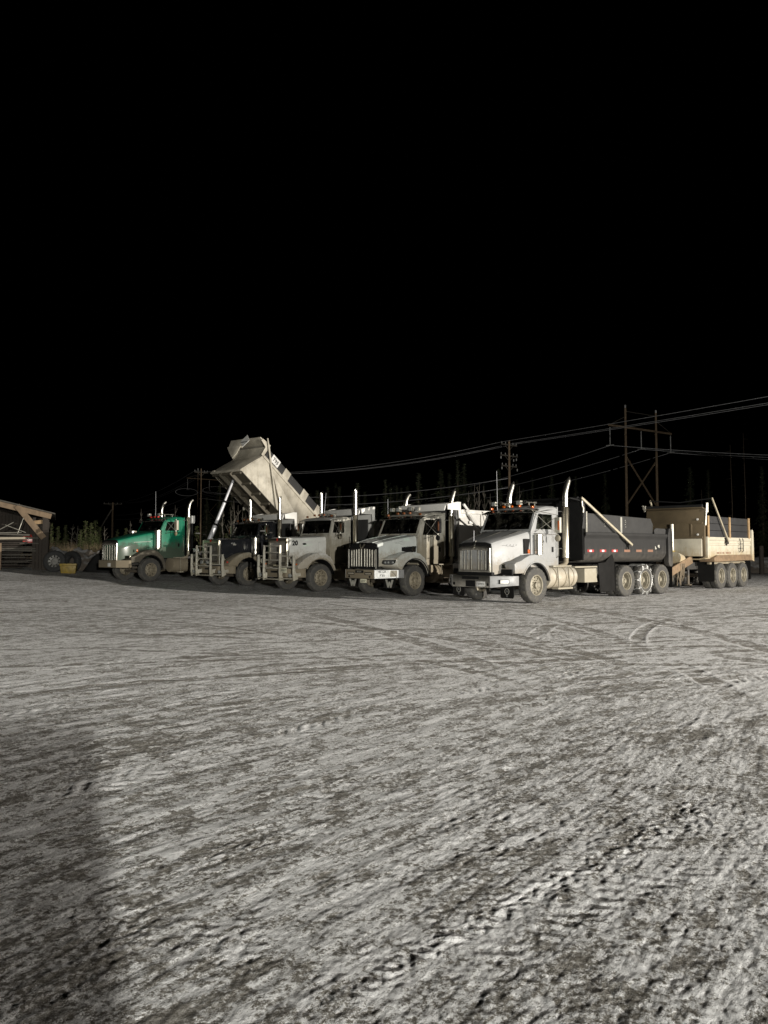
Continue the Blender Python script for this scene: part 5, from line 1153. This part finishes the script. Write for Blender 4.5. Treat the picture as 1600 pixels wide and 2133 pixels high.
E2 = hframe((-34.0, 140), (-30.5, 143), 16.3, 14.7, 2.2, 'faint far twin-pole transmission tower showing left of the raised dump box', .55)
G_W = 'power lines'
def wire(pts, r, label, grp=G_W): return tag(MB().tube(pts, r, 5).build('power_line', 'wire', None, 0, 180), label, 'power line', grp)
for i, nm in enumerate(('uppermost', 'middle', 'lowest')):
    a = E2[i]; b_ = E1[i]; wire(catenary(a, b_, 4.6, 24)+catenary(b_, (b_[0]+67, b_[1]-6.5, 12.4), 1.7, 14)[1:], .034, nm+' of the three conductors hanging from the twin-pole tower')
for k, nm in ((-.93, 'topmost'), (.5, 'middle'), (.93, 'bottom')):
    f = lambda P, w, z, ad=(.75, .66): (P[0]+ad[0]*w*k, P[1]+ad[1]*w*k, z)
    dz = (1-k)*.16
    wire(catenary((P3[0]+k*1.6, P3[1]+.5*k, 11), f(P2, .9, 11.2), 1.3)+catenary(f(P2, .9, 11.2), f(P1, 1.1, 11.4), 1.25, 20)[1:]+catenary(f(P1, 1.1, 11.4), (44.5+k*.9, 20+k*.6, 11.5+dz), .25, 10)[1:], .022, nm+' of the thin wires running over the top of the triple-crossarm pole')
for k, z in ((0, 8.75), (1, 7.9)):
    wire(catenary((P3[0], P3[1], z-.2), (P2[0], P2[1], z), .9)+catenary((P2[0], P2[1], z), (P1[0], P1[1], z-.6), 1.2)[1:], .03, ('upper' if k == 0 else 'lower')+' communication cable running past the cable loops at the thin pole', 'communication cables')
# ================================================================== trees
def spruce_mesh(seed, h, w, leaf=.13):
    rg = random.Random(seed); b = MB(); z = h*.06; v = []; f = []
    while z < h*.985:
        t = z/h; rr = w*(1-t)**.8*(.75+.4*rg.random())*(1 if t > .15 else .7)+.06
        nb = max(3, int(7*(1-t)+3))
        for k in range(nb):
            if rg.random() < .16: continue
            a = rg.uniform(0, 2*PI); L = rr*rg.uniform(.5, 1.1); dr = rg.uniform(.15, .5)
            n = max(3, int(L/.1)+2)
            for i in range(n):
                u = (i+rg.random())/n; px = math.cos(a)*L*u; py = math.sin(a)*L*u; pz = z-dr*L*u*u+rg.uniform(-.05, .05)
                s_ = leaf*rg.uniform(.7, 1.5)*(1.15-.5*u); o = len(v); ax = rg.uniform(0, 2*PI); el = rg.uniform(-.9, .5)
                d = Vector((math.cos(ax)*math.cos(el), math.sin(ax)*math.cos(el), math.sin(el)))*s_; e = Vector((-d.y, d.x, rg.uniform(-.4, .2)*s_))*.5
                p = Vector((px+rg.uniform(-.06, .06), py+rg.uniform(-.06, .06), pz)); v += [tuple(p-d*.4-e), tuple(p-d*.4+e), tuple(p+d)]; f.append((o, o+1, o+2))
        z += rg.uniform(.10, .2)*max(.5, h/10)
    b.v = v; b.f = f; return b
def make_tree(name, mat, seed, h, w, leaf, bark='bark'):
    cr = spruce_mesh(seed, h, w, leaf).mesh('crown', mat, 0, 180)
    tr = MB().tube([(0, 0, -.3), (.03, 0, h*.4), (0, .02, h*.97)], [h*.011+.02, h*.008+.015, .012], 7).mesh('trunk', bark, 0, 180)
    return cr, tr
KINDS = [make_tree('s', 'spruce', 1, 11, 1.35, .24), make_tree('s', 'spruce', 2, 11, 1.6, .25), make_tree('s', 'spruce', 3, 11, 1.15, .23)]
def plant(name, kind, x, y, h0, h, label, grp, cat, sw=1.):
    t = empty(name, (x, y, float(rise(x, y)) if math.hypot(x, y) < 80 else 0), rng.uniform(0, 6), label=label, cat=cat, group=grp)
    put('crown', kind[0], t); put('trunk', kind[1], t); t.scale = (h/h0*sw, h/h0*sw, h/h0); return t
SPR = [(k_*23+430+(k_*37) % 17, 1034-(k_*29) % 36, 104+(k_*13) % 24) for k_ in range(34)]+[(660, 1018, 92), (682, 1012, 100), (706, 1012, 88), (744, 1002, 84), (760, 1022, 95), (803, 996, 82), (814, 1012, 90), (827, 1008, 98), (836, 1013, 84), (849, 1008, 104), (872, 982, 80), (889, 1016, 96), (919, 973, 82), (936, 983, 92), (954, 954, 80), (967, 960, 88), (982, 1000, 98), (1008, 1004, 102), (1040, 972, 84), (1078, 996, 98), (1110, 992, 108), (1150, 985, 104), (1200, 990, 112), (1262, 984, 110), (1440, 968, 104), (1478, 975, 112), (1590, 966, 100), (430, 1046, 100), (458, 1040, 92), (390, 1052, 108), (620, 1030, 96)]
for i, (px, py, Y) in enumerate(SPR):
    x = (px-800)/1602*Y; h = 1.5+(1148-py)/1602*Y
    nm = ('slim dark spruce in the tree line behind the trucks' if Y < 95 else 'faint narrow spruce deeper in the tree line behind the trucks')
    plant('spruce_tree', KINDS[i % 3], x, Y, 11, h, nm, 'slim spruces behind the trucks' if Y < 95 else 'faint spruces deeper in the tree line', 'spruce', rng.uniform(.9, 1.25)*11/h if h < 11 else 1.)
PINE = [make_tree('p', 'pine', 5, 3.2, .85, .15), make_tree('p', 'pine', 6, 3.2, .7, .14)]
for i, (px, py, Y) in enumerate(((106, 1088, 50), (121, 1096, 52), (137, 1093, 56), (178, 1084, 50), (189, 1088, 49), (199, 1082, 51), (168, 1102, 48), (208, 1096, 55), (244, 1102, 56), (262, 1100, 60), (279, 1104, 62), (410, 1095, 52), (470, 1110, 50))):
    x = (px-800)/1602*Y; h = 1.5+(1148-py)/1602*Y-float(rise(x, Y))
    plant('young_pine', PINE[i % 2], x, Y, 3.2, h, 'small bushy green pine growing behind the snow bank', 'young pines behind the snow bank', 'pine')
def bare_mesh(seed, h, nb):
    rg = random.Random(seed); b = MB(); pts = [(0, 0, -.2)]; x = y = 0
    for k in range(1, 8): x += rg.uniform(-.06, .06); y += rg.uniform(-.06, .06); pts.append((x, y, h*k/7))
    b.tube(pts, [.055*(1-k/8.5) for k in range(8)], 6)
    tw = MB()
    for k in range(nb):
        i = rg.randint(2, 6); p = Vector(pts[i]); a = rg.uniform(0, 2*PI); L = rg.uniform(.4, 1.3)*h/5*(1.1-i/9); e = Vector((math.cos(a)*.5, math.sin(a)*.5, .9))*L
        tw.tube([p, p+e*.5+Vector((rg.uniform(-.05, .05), 0, -.05)), p+e], [.02, .013, .006], 4)
        for _ in range(3): q = p+e*rg.uniform(.3, .9); tw.tube([q, q+Vector((rg.uniform(-.3, .3), rg.uniform(-.3, .3), rg.uniform(.2, .5)))*L*.7], [.009, .004], 3)
    return b.mesh('trunk', 'birch', 0, 180), tw.mesh('branches', 'birch', 0, 180)
BARE = [bare_mesh(s, 5, 14) for s in (1, 2, 3)]
for i, (px, py, Y) in enumerate(((487, 1040, 50), (493, 1052, 51), (478, 1056, 49), (464, 1060, 52), (505, 1066, 50), (512, 1070, 53), (975, 1022, 62), (990, 1008, 62), (999, 1004, 60), (1010, 1012, 64), (1024, 1028, 61), (1084, 1012, 66), (150, 1092, 56), (160, 1094, 57), (218, 1096, 60), (272, 1085, 62), (294, 1060, 70), (365, 1052, 72))):
    x = (px-800)/1602*Y; h = 1.5+(1148-py)/1602*Y-float(rise(x, Y))
    t = empty('birch_tree', (x, Y, float(rise(x, Y))), rng.uniform(0, 6), label='thin bare birch stem standing behind the trucks', cat='birch', group='bare birches behind the trucks')
    put('trunk', BARE[i % 3][0], t); put('branches', BARE[i % 3][1], t); t.scale = (1, 1, h/5)
for px, py, Y in ((1525, 925, 88), (1553, 900, 92), (1463, 1020, 90)):
    x = (px-800)/1602*Y; h = 1.5+(1148-py)/1602*Y
    t = empty('dead_tree', (x, Y, 0), label='faint tall bare trunk rising behind the cream trailer', cat='dead tree', group='bare trunks behind the trailer')
    b = MB().tube([(0, 0, -.3), (.1, 0, h*.5), (0, 0, h)], [.07, .05, .02], 7); rg = random.Random(int(px))
    b.build('trunk', 'bark', t, 0, 180)
    b = MB()
    for k in range(26): z = h*rg.uniform(.25, .97); a = rg.uniform(0, 6.3); L = rg.uniform(.2, .7); b.tube([(0.05, 0, z), (math.cos(a)*L, math.sin(a)*L, z-.1)], [.018, .006], 3)
    b.build('branches', 'bark', t, 0, 180)
# dead grass and brush along the bank
b = MB(); rg = random.Random(5)
for k in range(2600):
    x = rg.uniform(-24, -13.5); y = rg.uniform(46.5, 51); z = float(rise(x, y))+.5; h = rg.uniform(.4, 1.25); a = rg.uniform(0, 6.3); w = .012
    dx, dy = rg.uniform(-.2, .2), rg.uniform(-.2, .2)
    b.add([(x-w, y, z), (x+w, y, z), (x+dx, y+dy, z+h)], [(0, 1, 2)])
tag(b.build('dead_grass', 'grass', None, 0, 180), kind='stuff')
# ================================================================== shed and yard clutter on the left
sx0 = -27.; gz = float(rise(-19, 42))
SHC = (-18.45, 41.85); SHR = R(23)
t = empty('open_shed', (*SHC, gz), SHR, label='open-fronted timber shed with a sloping roof and a diagonal brace at the left edge', cat='shed')
S = lambda x, y, z: (x-SHC[0], y-SHC[1], z-gz)
def SW(x, y, z): x -= SHC[0]; y -= SHC[1]; return (SHC[0]+x*math.cos(SHR)-y*math.sin(SHR), SHC[1]+x*math.sin(SHR)+y*math.cos(SHR), z)
def sbar(p, q, w, h, name, mat='timber'): return MB().bar(S(*p), S(*q), w, h).build(name, mat, t, .008)
zr = lambda x: 3.52+(-18.06-x)*.245
b = MB().sheet([S(sx0, 41.5, zr(sx0)), S(-17.95, 41.5, zr(-17.95)), S(-17.95, 48, zr(-17.95)-.1), S(sx0, 48, zr(sx0)-.1)], (0, 0, .07)); b.build('roof', 'timber2', t, .01)
sbar((sx0, 41.7, zr(sx0)-.15), (-18.15, 41.7, zr(-18.15)-.15), .09, .3, 'fascia', 'pole')
for k in range(9): sbar((sx0+.4, 42.4+k*.62, zr(sx0+.4)-.17-.01*k), (-18.3, 42.4+k*.62, zr(-18.3)-.17-.01*k), .06, .2, 'rafter')
for x, y in ((-18.45, 41.85), (-18.45, 47.6), (-24, 41.85)): sbar((x, y, gz-.3), (x, y, zr(x)-.16), .26, .26, 'post')
sbar((-19.85, 41.6, zr(-19.85)-.02), (-18.5, 41.62, 2.2), .09, .31, 'brace', 'pole')
pl = MB(); rg = random.Random(8)
for k in range(5): x = -19.0+k*.165; pl.box(*[v for p in zip(S(x-.075, 42.1, gz), S(x+.075, 42.14, zr(x)-.35-rg.uniform(0, .3))) for v in p])
for k in range(30): y = 42.3+k*.18; pl.box(*[v for p in zip(S(-18.4, y-.085, gz), S(-18.36, y+.085, zr(-18.4)-.3)) for v in p])
pl.build('plank_wall', 'timber', t, .004)
b = MB(); 
for k in range(46): x = sx0+.1+k*.19; b.box(*[v for p in zip(S(x-.09, 47.7, gz), S(x+.09, 47.74, zr(x)-.3)) for v in p])
b.build('back_wall', 'timber', t, .004)
b = MB().bar(S(-19.0, 41.9, 3.05), S(-18.5, 41.9, 3.1), .06, .2); b.build('short_board', 'wood', t, .006)
# lumber pile
G_L = 'boards stacked in the shed'
rg = random.Random(3); z = gz+.12
bd = [MB().box(-L/2, L/2, -w/2, w/2, 0, h).mesh('board', m_, .004) for L, w, h, m_ in ((4.2, .2, .05, 'timber2'), (3.6, .24, .06, 'timber'), (4.6, .16, .08, 'timber2'), (3.9, .12, .045, 'timber'))]
row = 0
while z < 2.28:
    for k in range(2):
        i = rg.randint(0, 3); y = 42.0+k*.34+rg.uniform(-.05, .05)
        o = put('board', bd[i], None, SW(-21.3+rg.uniform(-.35, .3), y, z+rg.uniform(0, .02)), (rg.uniform(-.02, .02), rg.uniform(-.015, .015), SHR+rg.uniform(-.02, .02)))
        tag(o, 'rough weathered board lying in the tall stack inside the open shed', 'board', G_L)
    z += rg.uniform(.10, .15); row += 1
for j, (dx, z, a, lb, m_) in enumerate(((0.1, 2.38, .03, 'pale cream board, upper of the two on top of the shed stack', 'cream'), (-.1, 2.1, -.02, 'pale board with a green end, lower of the two sticking out of the shed stack', 'cream'))):
    o = MB().box(-2.2, 2.0, -.12, .12, 0, .09+.03*j).build('board', 'timber2' if j == 0 else 'tank', None, .006, 35, SW(-21.3+dx, 41.72, z), (0, a, SHR)); tag(o, lb, 'board', 'pale boards on the stack')
    if j: MB().box(2.002, 2.3, -.115, .115, .01, .1).build('painted_end', 'green', o, .004)
b = MB(); 
for (p, q_) in (((-20.9, 41.8, 2.5), (-20.0, 41.8, 3.05)), ((-20.4, 41.8, 2.9), (-19.4, 41.9, 2.5)), ((-19.8, 42, 2.45), (-19.5, 42.1, 3.4)), ((-21.5, 41.8, 2.46), (-19.6, 41.8, 2.5))): b.tube([SW(*p), SW(*q_)], .02, 6)
tag(b.build('bent_pipe', 'alu', None, 0), 'bent grey pipe frame lying on top of the board stack in the shed', 'pipe')
o = MB().box(-.07, .07, -.07, .07, 0, 1.55).build('stake', 'ruststeel', None, .008, 35, SW(-20.6, 41.5, gz-.1), (0, 0, SHR)); tag(o, 'reddish upright stake standing in front of the board stack', 'stake')
o = MB().box(-.3, .3, -.2, .2, 0, .34).build('fuel_can', 'red', None, .03, 35, SW(-19.25, 42.35, 1.95), (0, 0, SHR)); MB().tube([(-.1, 0, .34), (-.1, 0, .42), (.12, 0, .42), (.12, 0, .34)], .025, 6).build('handle', 'red', o, 0)
tag(o, 'red box-shaped can on a ledge by the shed planks', 'can')
MB().box(-.45, .5, -.3, .3, -.06, -.002).build('ledge', 'timber2', t, .004, 35, S(-19.25, 42.35, 1.95))
# loose wheels, bin
def loose_wheel(x, y, rz, tilt, rim, lb):
    z = float(rise(x, y)); o = put('truck_wheel', TM['rubberd'], None, (x, y, z+.55), (tilt, 0, rz)); o.scale = (1.1, 1.1, 1.1)
    if rim:
        b = MB().lathe([(.31, .14), (.30, .15), (.29, .10), (.285, .07), (.19, .06), (.15, .03), (.15, -.05), (0, -.05)], 60, skip=lambda k, i: i == 3 and k % 6 in (2, 3)); b.build('rim', 'rimg', o, 0, 35)
    tag(o, lb, 'wheel')
loose_wheel(-17.35, 40.6, PI+.1, .16, True, 'black wheel with a pale steel rim leaning by the shed post')
loose_wheel(-16.75, 41.3, PI-.4, .12, False, 'bare black tyre standing just behind the pale-rimmed wheel')
t = empty('storage_bin', (-16.2, 39.6, float(rise(-16.2, 39.6))), .25, label='small yellow plastic bin on the snow left of the green truck', cat='bin')
MB().loft([[(-.46, -.3, 0), (.46, -.3, 0), (.46, .3, 0), (-.46, .3, 0)], [(-.52, -.36, .66), (.52, -.36, .66), (.52, .36, .66), (-.52, .36, .66)]]).build('body', 'yellow', t, .02)
MB().prism([(-.40, .67), (.40, .67), (.36, .74), (-.1, .84), (-.4, .84)], -.55, .55, 'x').build('lid', 'yellow', t, .02)
b = MB()
for x in (-.3, 0, .3): b.box(x-.03, x+.03, -.375, -.345, .05, .6)
b.build('rib', 'yellow', t, .008)
t.scale = (.74, .7, .6)
# tarped pile beside the bin
def heap(name, c_, rx, ry, h, mat, seed, label, cat):
    A = [];n = 26
    for i in range(n+1):
        for j in range(n+1):
            u = i/n*2-1; v = j/n*2-1; A.append((u, v))
    A = np.array(A); r_ = np.hypot(A[:, 0], A[:, 1]); z = np.clip(1-r_**2.4, 0, 1)*(1+.5*fbm(A[:, 0]*1.6+seed, A[:, 1]*1.6, 4, .6))
    b = MB().add([(A[i, 0]*rx, A[i, 1]*ry, z[i]*h-.05) for i in range(len(A))], [(i*(n+1)+j, (i+1)*(n+1)+j, (i+1)*(n+1)+j+1, i*(n+1)+j+1) for i in range(n) for j in range(n)])
    o = b.build(name, mat, None, 0, 50, (c_[0], c_[1], float(rise(*c_)))); return tag(o, label, cat)
heap('tarped_pile', (-15.0, 42.6), 1.7, 1.0, 1.15, 'tarp', 2., 'low dark tarp-covered pile behind the yellow bin', 'pile')
x, y = 24.5, 50.0
t = MB().tube([(x, y, -.3), (x, y, 1.84)], [.15, .14], 12).build('wooden_post', 'timber', None, 0); tag(t, 'short thick wooden post standing at the right edge behind the trailer', 'post')
# dash clutter and cab contents seen through the near windscreen
# ================================================================== light, sky, camera
w = bpy.data.worlds.new('World'); sc.world = w; w.use_nodes = True; nt = w.node_tree
bg = nt.nodes['Background']; sky = nt.nodes.new('ShaderNodeTexSky'); sky.sky_type = 'NISHITA'; sky.sun_disc = False
sky.sun_elevation = R(-12); sky.sun_rotation = R(0); nt.links.new(sky.outputs[0], bg.inputs[0]); bg.inputs[1].default_value = .05
def lamp(name, loc, watts, colr, size, aim=None, cone=100):
    l = bpy.data.lights.new(name, 'SPOT' if aim else 'POINT'); l.energy = watts; l.color = colr; l.shadow_soft_size = size
    o = bpy.data.objects.new(name, l); col.objects.link(o); o.location = loc
    if aim: l.spot_size = R(cone); l.spot_blend = 1.; o.rotation_euler = (Vector(aim)-Vector(loc)).to_track_quat('-Z', 'Y').to_euler()
    return o
lamp('yard_floodlight', (45.5, -6.5, 7.0), 212000, (1., .935, .84), .18, (4, 26, 1.), 68)
lamp('workshop_floodlight', (10.5, -26, 3.2), 90000, (.99, .97, .89), .34, (-3, 28, 1.), 120)
# unseen blocker added behind the camera to cast the near left ground shadow
tag(MB().prism([(-.3, -.05), (.3, -.05), (.3, .12), (.12, .35), (.08, .8), (-.08, .8), (-.12, .35), (-.3, .12)], -6.5, .64, 'x').build('shadow_blocker', 'bumpergrey', None, .01, 35, (0, -1.25, 0)), kind='structure')
cam = bpy.data.cameras.new('camera'); co = bpy.data.objects.new('camera', cam); col.objects.link(co)
cam.sensor_fit = 'HORIZONTAL'; cam.sensor_width = 36; cam.lens = 36*1602/1600; cam.clip_end = 3000; cam.clip_start = .05
co.location = (0, 0, 1.5); co.rotation_euler = (R(90)+math.atan((1148-1066.5)/1602), 0, 0)
sc.camera = co
sc.view_settings.view_transform = 'Standard'; sc.view_settings.look = 'None'; sc.view_settings.exposure = 0; sc.view_settings.gamma = 1
sc.render.filter_size = 1.0; sc.render.engine = 'CYCLES'; sc.cycles.use_denoising = True; sc.cycles.denoiser = 'OPENIMAGEDENOISE'; sc.cycles.denoising_input_passes = 'RGB_ALBEDO_NORMAL'; sc.cycles.denoising_prefilter = 'ACCURATE'
sc.cycles.use_adaptive_sampling = False; sc.cycles.caustics_reflective = False; sc.cycles.caustics_refractive = False; sc.cycles.blur_glossy = .6; sc.cycles.max_bounces = 6; sc.cycles.transparent_max_bounces = 12
sc.cycles.sample_clamp_indirect = 2
